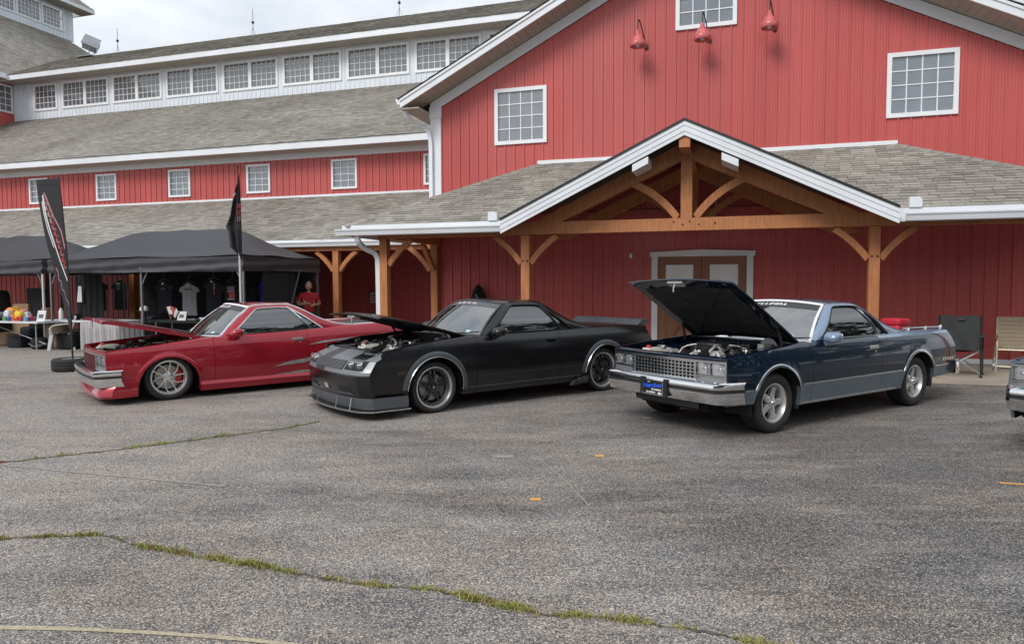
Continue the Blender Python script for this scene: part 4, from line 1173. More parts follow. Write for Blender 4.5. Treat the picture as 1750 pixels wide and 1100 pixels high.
def hood(car, sp, mat, ang):
    dz = sp['dz']; hx, hz = .575, .955 + dz; NX, NY = 18, 20
    def hp(i, j, off=0.0):
        u, v = i / NX, j / NY * 2 - 1
        x = lerp(sp.get('hx0', -.775), .575, u) - .03 * (1 - u) * (1 - v * v) + .02 * u * (1 - v * v) * -1
        hw = lerp(.755, .770, u)
        ze = lerp(.858, .955, u ** .85) + dz - DROOP * (1 - u) ** 2
        z = ze + .022 * (1 - abs(v) ** 2.2)
        d = abs(v)
        z += .014 * max(0, min(1, (.52 - d) / .10)) * min(1, u * 6)       # raised centre panel
        if u < .05: z -= .012 * (1 - u / .05)
        return (x - hx, v * hw, z - hz - off)
    top = [[hp(i, j) for j in range(NY + 1)] for i in range(NX + 1)]
    m = MB().grid(top)
    edge = [(i, 0) for i in range(NX + 1)] + [(NX, j) for j in range(1, NY + 1)] + [(i, NY) for i in range(NX - 1, -1, -1)] + [(0, j) for j in range(NY - 1, 0, -1)]
    m.grid([[hp(*e) for e in edge], [hp(*e, sp.get('hthick', .020)) for e in edge]], cv=True)
    o = m.build('hood', mat, car, smooth=35)
    o.location = (hx, 0, hz); o.rotation_euler = (0, R(ang), 0)
    # underside: inner frame with recessed insulation
    fr = MB(); ins = []
    def up(u, v, off):
        p = hp(u * NX, (v + 1) / 2 * NY, 0); return (p[0], p[1], p[2] - off)
    N, M = 14, 14
    rows = [[up(i / N, (j / M * 2 - 1) * .985, .024 + .012 * math.sin(i * 2.1) * math.sin(j * 1.7) * 0 + (.0 if 1 < i < N - 1 and 1 < j < M - 1 else .004)) for j in range(M + 1)] for i in range(N + 1)]
    fr.grid(rows)
    fr.build('hood_frame', sp.get('under', mat), o, smooth=25)
    inr = [[up(lerp(.12, .92, i / 10), lerp(-.84, .84, j / 10), .028 + .006 * ((i * 7 + j * 3) % 3)) for j in range(11)] for i in range(11)]
    MB().grid(inr).build('insulation', 'insulation', o, smooth=60)
    for a_, b_ in (((.10, -.70), (.46, -.10)), ((.10, .70), (.46, .10)), ((.50, -.10), (.90, -.72)), ((.50, .10), (.90, .72))):
        MB().tube([up(lerp(a_[0], b_[0], q / 6), lerp(a_[1], b_[1], q / 6), .036) for q in range(7)], .010, 6).build('hood_rib', 'insulation', o, smooth=60)
    for a_, b_ in ((.35, -.5), (.62, .35), (.7, -.25), (.3, .4)):
        MB().lathe([(0, -.006), (.012, -.004), (.012, 0)], up(a_, b_, .040), 'z', 8).build('clip', 'dark_iron', o)
    c = hp(0, NY / 2)
    MB().tube([(c[0] + .04, .02, c[2] - .03), (c[0] + .05, .02, c[2] - .09), (c[0] + .075, .02, c[2] - .13)], .009, 7).box(c[0] + .015, c[0] + .09, -.10, .12, c[2] - .048, c[2] - .024).build('latch', 'cast_alloy', o)
    for s in (-1, 1):
        MB().beam((-.04, s * .70, -.03), (-.34, s * .70, -.045), .025, .03).build('hinge', 'trim_black', o)
        a = R(ang); px = hx - .36 * math.cos(a); pz = hz + .36 * math.sin(a) - .05
        MB().beam((px, s * .70, pz), (.34, s * .715, .90 + dz), .018, .022).build('hinge_arm', 'dark_iron', car)
    return o, hp

def coupe(sp):
    name, dz = sp['name'], sp['dz']
    car = thing(sp['obj'], sp['label'], 'car', sp['loc'], sp['rz'], 'coupe pickups on show')
    up_, lo_, rf = sp['upper'], sp['lower'], sp['roof']
    split = sp.get('split')
    AX0, AX1 = .03, .03 + WB
    # ---- body sides
    for s in (-1, 1):
        side_panel('front_fender', car, sp.get('fx', -.745), .646, s, sp, [up_, lo_], AX0, split=split, zbf=lambda x: interp(x, [(-.8, sp['front_z']), (-.2, sp['front_z']), (.2, sp['sill']), (.7, sp['sill'])]))
        d = side_panel('door', car, .652, 2.078, s, sp, [up_, lo_], None, zb=sp['sill'], roll=False, split=split)
        side_panel('quarter_panel', car, 2.084, 4.05, s, sp, [up_, lo_, rf], AX1, split=split, zbf=lambda x: interp(x, [(2.0, sp['sill']), (2.7, sp['sill']), (3.3, sp['rear_z']), (4.1, sp['rear_z'] + .02)]))
        # door handle, lock and mirror
        q = side_xyz(1.92, .835 + dz, s, dz)
        MB().box(q[0] - .085, q[0] + .085, q[1] - .008, q[1] + .008, q[2] - .022, q[2] + .022).box(q[0] - .075, q[0] + .07, q[1] + s * .004, q[1] + s * .024, q[2] - .004, q[2] + .016).lathe([(0, s * .012), (.012, s * .012), (.012, 0)], (q[0] + .03, q[1], q[2] - .05), 'y', 10).build('door_handle', sp['handle'], d, smooth=30)
        mx_, my, mz = .98, s * .93, 1.005 + dz
        mm = MB().ball((mx_, my, mz), .075, .095, .062, 16, 10, p=.72)
        for k, v in enumerate(mm.v):
            f = (v[0] - mx_) / .075
            mm.v[k] = (v[0] + (.03 if f < 0 else 0) * -abs(f), v[1], v[2] - (.02 * max(0, -f)))
        mm.beam((mx_, my - s * .02, mz - .05), (mx_ - .03, s * .82, mz - .085), .06, .05)
        mo = mm.build('mirror', sp['mirror'], d, smooth=55)
        MB().ball((mx_ + .068, my, mz), .006, .078, .046, 14, 8, p=.7).build('mirror_glass', 'chrome', mo, smooth=60)
        # wheel-house liners
        for ax in (AX0, AX1):
            rows = []
            for i in range(21):
                a = math.pi * i / 20 * 1.16 - .25
                r = sp.get('arch', .40) + .012
                rows.append([(ax + r * math.cos(a), s * y, .325 + dz + r * math.sin(a)) for y in (.868, .70, .52)] + [(ax + .02 * math.cos(a), s * .52, .325 + dz + .02 * math.sin(a))])
            MB().grid(rows).build('wheel_house', 'underbody', car, smooth=50, recalc=False)
    # ---- underbody and bed
    u = MB().box(-.62, 4.0, -.5, .5, max(.16, .24 + dz), .44 + dz)
    for a, b in ((.47, 2.54), (3.45, 3.98)): u.box(a, b, -.82, .82, sp['sill'] + .02 if a < 1 else sp['rear_z'] + .02, .46 + dz)
    u.box(-.70, -.42, -.80, .80, sp['front_z'] + .02, .45 + dz)
    u.build('underbody', 'underbody', car)
    MB().box(2.16, 3.96, -.755, .755, .50 + dz, .53 + dz).build('bed_floor', 'tonneau', car)
    for s in (-1, 1):
        P = []
        for x in [2.3 + .1 * i for i in range(18)]:
            t = top_z(x) + dz + .010; y = side_xyz(x, t, s, dz)[1]
            xx = side_xyz(x, t, s, dz)[0]
            P.append([(xx, y - s * .06, t), (xx, y - s * .10, t + .004), (xx, s * .70, t), (xx, s * .69, t - .03), (xx, s * .69, .53 + dz)])
        MB().grid(P).build('bed_rail', sp['rail'], car, smooth=40)
    MB().box(3.93, 3.97, -.80, .80, .52 + dz, .955 + dz).box(3.97, 4.03, -.76, .76, .50 + dz, .90 + dz).build('tailgate', up_, car)
    if sp.get('cover'):
        c = MB().grid([[(2.14 + 1.8 * i / 10, -.70 + 1.4 * j / 8, .965 + dz + .022 * (1 - (j / 4 - 1) ** 2)) for j in range(9)] for i in range(11)])
        c.build('bed_cover', sp['cover'], car, smooth=50)
    # ---- upper body: pillars, roof, sails, glass
    D = lambda pts: [(x, z + dz) for x, z in pts]
    inner = smooth_poly(D([(.925, .968), (1.335, 1.322), (1.42, 1.340), (1.80, 1.338), (1.90, 1.315), (2.36, .985), (2.372, .972)]), 1)
    outer = smooth_poly(D([(.775, .955), (1.255, 1.352), (1.36, 1.378), (1.82, 1.378), (1.98, 1.345), (2.16, 1.245), (2.36, 1.125), (2.56, 1.045), (2.75, 1.004), (2.95, .990)]), 2)
    N = 60; I, O = resample(inner, N), resample(outer, N)
    def yo(x, z):                 # outer edge half width
        zz = z - dz
        return interp(zz, [(.95, .772), (1.1, .722), (1.30, .645), (1.38, .605)]) if x < 1.4 else interp(zz, [(.985, .778), (1.04, .748), (1.15, .705), (1.30, .645), (1.38, .605)])
    for s in (-1, 1):
        rows = []
        for (ix, iz), (ox, oz) in zip(I, O):
            yi, yy = yg(iz, dz) + .004, yo(ox, oz)
            row = [(ix, s * (yi - .02), iz)]
            for k in range(6):
                t = k / 5; bul = .010 * math.sin(t * math.pi)
                row.append((lerp(ix, ox, t), s * (lerp(yi + .012, yy, t) + bul), lerp(iz, oz, t) + (.004 * math.sin(t * math.pi))))
            rows.append(row)
        MB().grid(rows).build('pillar_and_sail', rf, car, smooth=40)
        # inner side of the sail
        rows = [[(x, s * yo(x, z), z), (x, s * (yo(x, z) - .03), z + .004), (x, s * (yo(x, z) - .09), z - .015), (x, s * (yo(x, z) - .10), .92 + dz)] for x, z in O if x > 1.86]
        MB().grid(rows).build('sail_inner', rf, car, smooth=40)
        # belt ledge between the glass and the door top
        MB().grid([[(x, s * (side_xyz(x, top_z(x) + dz, 1, dz)[1] - .028), top_z(x) + dz + .003), (x, s * yg(.965 + dz, dz) - s * .012, .972 + dz)] for x in [.80 + .1 * i for i in range(17)]]).build('belt_ledge', up_, car)
        # side glass: door window and quarter window
        G = lambda x, z, o=0: (x, s * (yg(z + dz, dz) - .006 + o), z + dz)
        MB().grid([[G(lerp(.93, 2.185, t), .966), G(lerp(1.02, 2.11, t), 1.05), G(lerp(1.12, 2.03, t), 1.14), G(lerp(1.23, 1.94, t), 1.235), G(lerp(1.34, 1.845, t), 1.338)] for t in [k / 8 for k in range(9)]]).build('door_glass', 'tint_glass', car, smooth=60)
        MB().grid([[G(2.205, .968), G(2.13, 1.05), G(2.04, 1.14), G(1.865, 1.338)], [G(2.29, .972), G(2.20, 1.05), G(2.09, 1.15), G(1.90, 1.325)], [G(2.372, .975), G(2.265, 1.06), G(2.13, 1.16), G(1.91, 1.315)]]).build('quarter_glass', 'tint_glass', car, smooth=60)
        MB().sweep([G(2.195, .96, .01), G(2.12, 1.05, .01), G(2.035, 1.145, .01), G(1.95, 1.24, .01), G(1.855, 1.338, .01)], [(-.011, -.008), (.011, -.008), (.011, .008), (-.011, .008)], up=(0, 1, 0)).build('window_post', sp['bright'], car)
        # bright mouldings: window surround, roof drip rail, belt
        MB().sweep([(x, s * (yg(z, dz) + .014), z) for x, z in I], [(-.008, -.007), (.008, -.007), (.008, .007), (-.008, .007)], up=(0, 1, 0)).build('window_trim', sp['wtrim'], car)
        MB().sweep([(x, s * (yg(.965 + dz, dz) + .004), .972 + dz) for x in [.92 + .07 * i for i in range(21)]], [(-.009, -.006), (.009, -.006), (.009, .008), (-.009, .008)]).build('belt_trim', sp['bright'], car)
        if sp.get('drip'):
            pts = [(x, s * (yo(x, z) - .012), z + .004) for x, z in O] + [(x, s * (side_xyz(x, top_z(x) + dz, 1, dz)[1] - .045), top_z(x) + dz + .013) for x in (3.1, 3.4, 3.7, 3.95)]
            MB().tube(pts, .011, 6, up=(0, 1, 0)).build('drip_rail', sp['drip'], car, smooth=60)
    # roof panel
    rows = []
    for i in range(13):
        k = i / 12; xe, xc = lerp(1.255, 1.95, k), lerp(1.165, 2.02, k); ze = interp(xe, [(1.25, 1.352), (1.36, 1.378), (1.82, 1.378), (1.95, 1.355)]) + dz; zc = 1.402 + dz + .018 * math.sin(math.pi * min(1, k * 1.15 + .05))
        row = []
        for j in range(21):
            t = j / 10 - 1; row.append((lerp(xc, xe, t * t), .612 * t * (1 if abs(t) < 1 else .995), lerp(zc, ze, abs(t) ** 2.6)))
        rows.append(row)
    MB().grid(rows).build('roof', rf, car, smooth=50)
    # windscreen
    def ws(u, v, o=0.0):      # u 0 bottom..1 top, v -1..1
        xb, xt = lerp(.60, .785, v * v), lerp(1.175, 1.262, v * v); yb, yt = .762 * v, .607 * v; zb, zt = .945 + dz + .0 * v, lerp(1.396, 1.350, abs(v) ** 2.2) + dz
        bow = .022 * math.sin(math.pi * u)
        return (lerp(xb, xt, u) - bow - o * .66, lerp(yb, yt, u), lerp(zb, zt, u) + bow * .8 + o * .75)
    MB().grid([[ws(i / 10, j / 10 - 1) for j in range(21)] for i in range(11)]).build('windscreen', 'windshield', car, smooth=60)
    bn = MB().grid([[ws(lerp(.83, .985, i / 3), (j / 10 - 1) * .985, .003) for j in range(21)] for i in range(4)]).build('windscreen_banner', 'grey_dark' if name != 'black' else 'grey_satin', car, smooth=60)
    def on_ws(u, v, o=.006):
        p = Vector(ws(u, v, o)); pu = (Vector(ws(u + .02, v, o)) - Vector(ws(u - .02, v, o))).normalized(); pv = (Vector(ws(u, v - .02, o)) - Vector(ws(u, v + .02, o))).normalized()
        n = pv.cross(pu).normalized(); M = Matrix((pv, pu, n)).transposed().to_4x4(); M.translation = p
        return M
    if name == 'blue':
        for k, ch in enumerate('ILLEGAL'): text('lettering', ch, .062, 'print_white', bn, on_ws(.905, .42 - k * .105 - .1), .0012, .25, 1.5, .002)
    else:
        rnd = random.Random(len(name))
        for k in range(13):
            M = on_ws(.905, .50 - k * .07); st = MB()
            st.tube([M @ Vector((rnd.uniform(-.03, .0), -.02, 0)), M @ Vector((rnd.uniform(-.01, .02), rnd.uniform(.0, .03), 0)), M @ Vector((rnd.uniform(0, .04), rnd.uniform(-.02, .025), 0))], .005, 5)
            st.build('lettering', 'print_pink' if k % 3 == 0 else 'print_white', bn)
    M = on_ws(.10, -.72, .003); MB().poly([M @ Vector(p) for p in ((-.035, -.025, 0), (.035, -.025, 0), (.035, .025, 0), (-.035, .025, 0))]).build('inspection_sticker', 'sticker', car, recalc=False)
    fr = [ws(0, j / 10 - 1, .004) for j in range(21)] + [ws(i / 10, 1, .004) for i in range(1, 11)] + [ws(1, 1 - j / 10, .004) for j in range(1, 21)] + [ws(1 - i / 10, -1, .004) for i in range(1, 10)]
    MB().sweep(fr, [(-.015, -.008), (.015, -.008), (.015, .008), (-.015, .008)], up=(-.66, 0, .75), closed=True).build('windscreen_trim', sp['wsurr'], car, smooth=40)
    # rear window, cowl, interior
    MB().grid([[(lerp(2.14, 1.97, i / 4), (j / 4 - 1) * lerp(.66, .56, i / 4), lerp(.95, 1.375, i / 4) + dz) for j in range(9)] for i in range(5)]).build('rear_window', 'tint_glass', car, smooth=60)
    MB().grid([[(.56, -.76, .93 + dz), (.58, 0, .945 + dz), (.56, .76, .93 + dz)], [(.80, -.775, .952 + dz), (.615, 0, .955 + dz), (.80, .775, .952 + dz)]]).build('cowl', 'trim_black', car)
    for s in (.25, -.35):
        MB().beam((.60, s, .965 + dz), (.74, s - .45, 1.0 + dz), .012, .014).build('wiper', 'trim_black', car)
    it = MB().box(.75, 1.05, -.72, .72, .70 + dz, .93 + dz)
    it.build('dashboard', 'trim_black', car)
    MB().box(.66, 2.1, -.70, .70, .36 + dz, .40 + dz).build('cabin_floor', 'trim_black', car)
    for s in (-1, 1):
        y = s * .36
        MB().box(1.35, 1.86, y - .27, y + .27, .50 + dz, .66 + dz).hexa([(1.76, y - .26, .6 + dz), (1.92, y - .26, .6 + dz), (1.92, y + .26, .6 + dz), (1.76, y + .26, .6 + dz), (1.95, y - .22, 1.12 + dz), (2.05, y - .22, 1.12 + dz), (2.05, y + .22, 1.12 + dz), (1.95, y + .22, 1.12 + dz)]).box(1.96, 2.05, y - .13, y + .13, 1.13 + dz, 1.25 + dz).build('seat', 'seat_cloth', car)
    sw = MB(); rows = []
    for k in range(24):
        a = 2 * math.pi * k / 24; rows.append((1.16 + .06 * math.sin(a), -.36 + .185 * math.cos(a), .90 + dz + .17 * math.sin(a)))
    sw.tube(rows, .014, 6, closed=True).beam((1.16, -.53, .9 + dz), (1.16, -.19, .9 + dz), .02, .04).build('steering_wheel', 'trim_black', car, smooth=50)
    MB().box(2.06, 2.10, -.66, .66, .5 + dz, .95 + dz).build('cab_back', up_, car)
    # rear bumper, wheels
    rows = []
    for j in range(21):
        v = j / 10 - 1; y = max(-.925, min(.925, v * 1.0)); xx = 4.20 - .20 * max(0, abs(v) - .80) / .2
        rows.append([(xx - .08, y, .53 + dz), (xx, y, .50 + dz), (xx + .01, y, .44 + dz), (xx - .02, y, .36 + dz), (xx - .08, y, .35 + dz)])
    rb = MB().grid(rows, cv=True); rb.poly(rows[0]); rb.poly(rows[-1]); rb.build('rear_bumper', sp['rbump'], car, smooth=40)
    for ax in (AX0, AX1):
        for s in (-1, 1): wheel(car, ax, s * (.865 - sp['tw'] / 2 + sp.get('poke', 0)), s, sp['wheel'], sp['rt'], sp['tw'])
    engine_bay(car, sp, len(name))
    hd, hp = hood(car, sp, sp.get('hoodmat', up_), sp['hood'])
    return car, hd, hp

def bumper(car, sp, mat):
    dz = sp['dz']; rows = []
    for j in range(41):
        v = j / 20 - 1; a = abs(v); y = v * .93
        x = -.905 + .045 * a * a + .30 * max(0, (a - .86) / .14) ** 1.6
        sh = 1 if a < .9 else 1
        c = .0 + .022 * max(0, (a - .9) / .1)
        rows.append([(x + .11, y, .605 + dz), (x + .012, y * .995, .605 + dz), (x - .012, y, .592 + dz), (x - .022, y, .560 + dz), (x - .020, y, .535 + dz), (x - .006, y, .532 + dz), (x - .006, y, .500 + dz), (x - .022, y, .497 + dz),
                     (x - .020, y, .465 + dz), (x + .010, y * .995, .385 + dz), (x + .030, y * .99, .375 + dz), (x + .11, y * .99, .375 + dz)])
    b = MB().grid(rows, mfun=lambda i, j: 1 if j == 5 else 0).build('front_bumper', [mat, 'trim_black'], car, smooth=32)
    return b

def stock_nose(car, sp, grille_mat, mesh=False):
    dz = sp['dz']; up_ = sp['upper']
    fx = lambda y: -.805 + .065 * (abs(y) / .84) ** 2.2
    # header panel under the hood lip
    rows = []
    for j in range(25):
        y = (j / 12 - 1) * .845; x = fx(y)
        rows.append([(x + .06, y, .862 + dz), (x + .012, y, .855 + dz), (x - .004, y, .842 + dz), (x - .004, y, .822 + dz), (x + .05, y, .818 + dz)])
    MB().grid(rows).build('header_panel', up_, car, smooth=40)
    MB().grid([[(fx((j / 12 - 1) * .83) + .06, (j / 12 - 1) * .83, .58 + dz), (fx((j / 12 - 1) * .83) + .06, (j / 12 - 1) * .83, .84 + dz)] for j in range(25)]).build('nose_backing', 'underbody', car)
    # bright bezel frame
    def bar(y0, y1, z0, z1, o0=-.012, o1=.05, name='bezel', mat='chrome_worn', parent=car):
        n = max(2, int(abs(y1 - y0) / .06) + 1); rows = []
        for k in range(n):
            y = lerp(y0, y1, k / (n - 1)); x = fx(y)
            rows.append([(x + o1, y, z0 + dz), (x + o0, y, z0 + dz), (x + o0, y, z1 + dz), (x + o1, y, z1 + dz)])
        m = MB().grid(rows, cv=True); 
        for r in (rows[0], rows[-1]): m.poly(r)
        return m.build(name, mat, parent, smooth=30)
    bar(-.84, .84, .796, .818); bar(-.84, .84, .592, .606)
    for s in (-1, 1):
        a = lambda y: s * y
        for y0, y1 in ((.822, .84), (.452, .478)): bar(a(y0), a(y1), .606, .796)
        bar(a(.478), a(.822), .606, .655, -.004, .05, 'parking_lamp', 'lamp_glass')
        bar(a(.478), a(.822), .655, .664); bar(a(.642), a(.654), .664, .796)
        for y0, y1 in ((.482, .640), (.656, .820)):
            h = bar(a(y0), a(y1), .668, .792, .022, .05, 'headlight', 'chrome')
            n = 4
            MB().grid([[(fx(a(lerp(y0, y1, i / n))) + .004 - .010 * math.sin(math.pi * i / n) * math.sin(math.pi * k / 4), a(lerp(y0 + .006, y1 - .006, i / n)), lerp(.674, .786, k / 4) + dz) for k in range(5)] for i in range(n + 1)]).build('lens', 'lamp_glass', h, smooth=60)
            yc = a((y0 + y1) / 2); MB().ball((fx(yc) + .03, yc, .73 + dz), .016, .03, .026, 10, 8).build('bulb', 'chrome', h, smooth=60)
    if mesh:
        bar(-.45, .45, .61, .795, .004, .03, 'grille_mesh', 'grey_dark')
        for k in range(17):
            y = -.44 + .055 * k; bar(y - .003, y + .003, .612, .794, -.004, .01, 'grille_bar', 'red_candy')
        for k in range(6):
            z = .632 + .028 * k; bar(-.448, .448, z - .003, z + .003, -.006, .01, 'grille_bar', 'grey_dark')
    else:
        for k in range(18):
            y = -.445 + .0523 * k; bar(y - .009, y + .009, .608, .794, .004, .045, 'grille_bar', grille_mat)
        for k in range(6):
            z = .612 + .036 * k; bar(-.45, .45, z - .006, z + .006, -.006, .045, 'grille_bar', grille_mat)

# ---------------------------------------------------------------- navy and grey car, hood wide open
blue = dict(name='blue', obj='coupe_pickup', dz=0.0, loc=(2.3416, 8.2271, 0.0), rz=R(90 - 56.3), upper='navy_paint', lower='steel_blue_paint', roof='sky_blue_paint', rail='sky_blue_paint', hoodmat='navy_paint', under='navy_paint', bay='navy_paint',
            split=.500, split2=.935, sill=.27, front_z=.36, rear_z=.35, handle='argent', mirror='sky_blue_paint', bright='chrome_worn', wtrim='trim_black', drip=None, wsurr='frame_white', rbump='chrome', wheel='five', rt=.325, tw=.25, hood=35, poke=.0,
            label='navy and steel-blue coupe pickup with its hood wide open and chrome bumper')
car, hd, hp = coupe(blue)
stock_nose(car, blue, 'chrome_worn'); bumper(car, blue, 'chrome')
for s in (-1, 1):
    strip(car, [(x, .503) for x in (-.74, -.65, -.55, -.45, -.385)], s, blue, 'chrome_worn', .022)
    strip(car, [(.455 + .1 * k, .503) for k in range(21)] + [(2.56, .503)], s, blue, 'chrome_worn', .022)
    strip(car, [(3.40 + .1 * k, .503) for k in range(7)], s, blue, 'chrome_worn', .022)
    strip(car, [(.46 + .1 * k, .287) for k in range(21)], s, blue, 'chrome_worn', .026, name='rocker_trim')
    for ax in (.03, .03 + WB): arch_moulding(car, ax, s, blue, 'chrome_worn', -.004, .030, .016, 24, 156)
    q = side_xyz(-.56, .60, s, 0); MB().box(-.62, -.50, q[1] - .006, q[1] + .006, .575, .625).build('side_marker', 'amber_dark', car)
    # chrome rails on the bed sides
    MB().tube([(2.80, s * .755, 1.022), (3.3, s * .755, 1.022), (3.86, s * .74, 1.008)], .013, 8).build('bed_rack_rail', 'chrome', car, smooth=60)
    for x in (2.95, 3.40, 3.82): MB().beam((x - .03, s * .765, .985), (x + .015, s * .755, 1.02), .03, .03).build('rail_foot', 'chrome', car)
q = side_xyz(3.78, .60, -1, 0)
for k in range(6): MB().box(3.60 + .05 * k, 3.63 + .05 * k, q[1] - .018, q[1] - .004, .565 + .004 * (k % 3), .605).build('badge_letter', 'chrome', car)
MB().grid([[(-.76, y, .40), (-.775, y, .295), (-.76, y, .29), (-.70, y, .38)] for y in (-.50, -.3, 0, .2, .44)]).build('air_dam', 'trim_black', car)
# the novelty plate in its black bracket
pl = MB().box(-.952, -.940, -.155, .155, .405, .56); pl.v = [(v[0], v[1] - .02 * (v[2] - .48) / .08 * -1 * 0, v[2]) for v in pl.v]
plate = pl.build('front_plate', 'plate_black', car)
pf = MB()
for a, b in (((-.155, .405), (.155, .405)), ((.155, .405), (.155, .56)), ((.155, .56), (-.155, .56)), ((-.155, .56), (-.155, .405))):
    pf.beam((-.954, a[0], a[1]), (-.954, b[0], b[1]), .008, .008, up=(1, 0, 0))
pf.build('plate_frame', 'chrome', plate)
Mp = Matrix(((0, 0, -1, -.9535), (-1, 0, 0, 0), (0, 1, 0, .48), (0, 0, 0, 1)))
text('lettering', 'THE', .022, 'print_white', plate, Mp @ Matrix.Translation((-.06, .058, 0)))
text('lettering', 'Heartbeat', .066, 'print_blue', plate, Mp @ Matrix.Translation((-.005, .022, 0)) @ Matrix.Rotation(R(5), 4, 'Z'), .001, .35, 1.05, .002)
text('lettering', 'OF AMERICA', .026, 'print_white', plate, Mp @ Matrix.Translation((.055, -.022, 0)), .001, .2, 1.0, .001)
text('lettering', 'EL CAMINO', .026, 'print_white', plate, Mp @ Matrix.Translation((-.03, -.055, 0)), .001, .2, 1.0, .001)
MB().prism([(-.035, -.006), (-.012, -.006), (-.012, -.014), (.012, -.014), (.012, -.006), (.035, -.006), (.029, .006), (.012, .006), (.012, .014), (-.012, .014), (-.012, .006), (-.029, .006)], lambda a, b, d: tuple(Mp @ Vector((a + .105, b - .056, d))), 0, .001).build('emblem', 'print_white', plate)
for y in (-.175, .175): MB().box(-.948, -.92, y - .022, y + .022, .385, .585).build('plate_guard', 'trim_black', car)

# ---------------------------------------------------------------- satin black car with the wedge nose
blk = dict(name='black', obj='coupe_pickup', dz=-.01, loc=(-.474, 9.455, 0.0), rz=R(90 - 53), upper='black_satin', lower='black_satin', roof='black_satin', rail='black_satin', hoodmat='black_satin', under='trim_black', fx=-.70, bay='trim_black',
           split=None, sill=.20, front_z=.20, rear_z=.30, handle='black_satin', mirror='black_satin', bright='trim_black', wtrim='trim_black', wsurr='grey_dark', rbump='black_satin', wheel='mesh', rt=.325, tw=.25, hood=20.5, hx0=-.70, cover='black_satin',
           label='satin black coupe pickup with grey-striped wedge nose and front splitter')
DROOP = .070
blk['loc'] = (-.992 - .86 * math.sin(R(37)), 8.768 + .86 * math.cos(R(37)), 0)
car, hd, hp = coupe(blk); dz = -.01
MB().tube([hp(.15, j, .012) for j in range(21)], .009, 6, up=(1, 0, 0)).build('hood_lip', 'argent', hd, smooth=60)
for s in (-1, 1):
    for ax in (.03, .03 + WB):
        arch_moulding(car, ax, s, blk, 'grey_satin', .012, .068, .016, -6, 178, 'fender_flare'); arch_moulding(car, ax, s, blk, 'chrome_worn', -.006, .012, .022, -6, 180)
    strip(car, [(.47 + .1 * k, .285) for k in range(21)], s, blk, 'grey_satin', .012, .006, 'rocker_line')
    strip(car, [(.66 + .1 * k, .43) for k in range(19)], s, blk, 'grey_dark', .006, .004, 'body_line')
    q = side_xyz(-.45, .545, s, dz); MB().box(-.52, -.40, q[1] - .004, q[1] + .004, .525, .572).build('side_marker', 'amber_dark', car)
    # side exit vent ahead of the rear wheel
    v = MB().hexa([(2.30, s * .84, .15), (2.62, s * .84, .17), (2.62, s * .90, .17), (2.30, s * .90, .15), (2.34, s * .84, .21), (2.60, s * .84, .27), (2.60, s * .915, .27), (2.34, s * .915, .21)]).build('side_vent', 'grey_dark', car)
    for k in range(4): MB().box(2.42 + .05 * k, 2.43 + .05 * k, s * .895, s * .925, .185, .255).build('louvre', 'grey_satin', v)
# nose: lofted cover from bumper to hood line, grey stripes, lamps, grille, intakes
def nx(y, z):       # front face x at height z (already lowered)
    base = interp(z, [(.20, -1.00), (.30, -1.03), (.40, -1.055), (.53, -1.065), (.58, -1.05), (.61, -1.03), (.70, -.965), (.735, -.88), (.765, -.79)])
    a = abs(y) / .88
    return min(-.712, base + .11 * a ** 2.2 + .075 * max(0, (a - .84) / .16) ** 1.6)
ys = [-.88 + .044 * k for k in range(41)]
zs = [.20, .25, .30, .35, .40, .44, .48, .505, .53, .545, .58, .61, .64, .67, .70, .715, .735, .75, .765]
def stripe(y, z):
    if z > .505: 
        if -.26 < y < .03: return 1 if z > .505 else 0
        if -.90 < y < .52: return 1
    return 0
P = [[(nx(y, z), y * (1.0 if z < .6 else lerp(1.0, .955, (z - .6) / .2)), z) for z in zs] for y in ys]
def nm(i, j):
    y, z = (ys[i] + ys[min(i + 1, 40)]) / 2, (zs[j] + zs[min(j + 1, len(zs) - 1)]) / 2
    if z < .545: return 0
    if .06 < y < .34: return 2
    if y > .74 or (-.76 < y < -.46 and z > .715): return 0
    return 1
n0 = MB().grid(P, mfun=nm)
# side returns to the fender and top lip
for s in (-1, 1):
    row0 = P[0] if s < 0 else P[-1]
    zf = [z if z < .60 else lerp(.60, top_z(-.7) + dz + .008, (z - .60) / .165) for z in zs]
    n0.grid([row0, [(lerp(q[0], -.695, .5), s * (prof_w(z - dz) + plan(-.72)), lerp(q[2], z, .6)) for q, z in zip(row0, zf)], [(-.695, s * (prof_w(z - dz) + plan(-.70) + .001), z) for z in zf]])
lip = [(-.675, y * .945, lerp(.808, .792, (abs(y) / .88) ** 2)) for y in ys]
n0.grid([[P[k][-1] for k in range(41)], [(lerp(P[k][-1][0], -.70, .5), P[k][-1][1] * .995, .785) for k in range(41)], lip], mfun=lambda i, j: nm(j, 16))
nose = n0.build('nose_cover', ['black_satin', 'stripe_grey', 'grey_dark'], car, smooth=14)
def nq(y0, y1, z0, z1, off, name, mat, parent=None, shear=0.0, n=6):
    m = MB(); rows = []
    for i in range(n + 1):
        t = i / n; r = []
        for z, sh in ((z0, 0), ((z0 + z1) / 2, shear / 2), (z1, shear)):
            y = lerp(y0, y1, t) + sh; r.append((nx(y, z) - off, y, z))
        rows.append(r)
    m.grid(rows); e = [rows[i][0] for i in range(n + 1)] + [rows[n][1], rows[n][2]] + [rows[i][2] for i in range(n - 1, -1, -1)] + [rows[0][1]]
    m.grid([e, [(x + off + .02, y, z) for x, y, z in e]], cv=True)
    return m.build(name, mat, parent or car, smooth=35)
gr = nq(-.42, .42, .592, .700, .006, 'grille', 'underbody', nose)
for k in range(8): nq(-.415, .415, .598 + .014 * k, .602 + .014 * k, .013, 'grille_bar', 'stripe_grey', gr)
for k in range(13): y = -.39 + .065 * k; nq(y - .003, y + .003, .594, .698, .012, 'grille_bar', 'stripe_grey', gr, n=1)
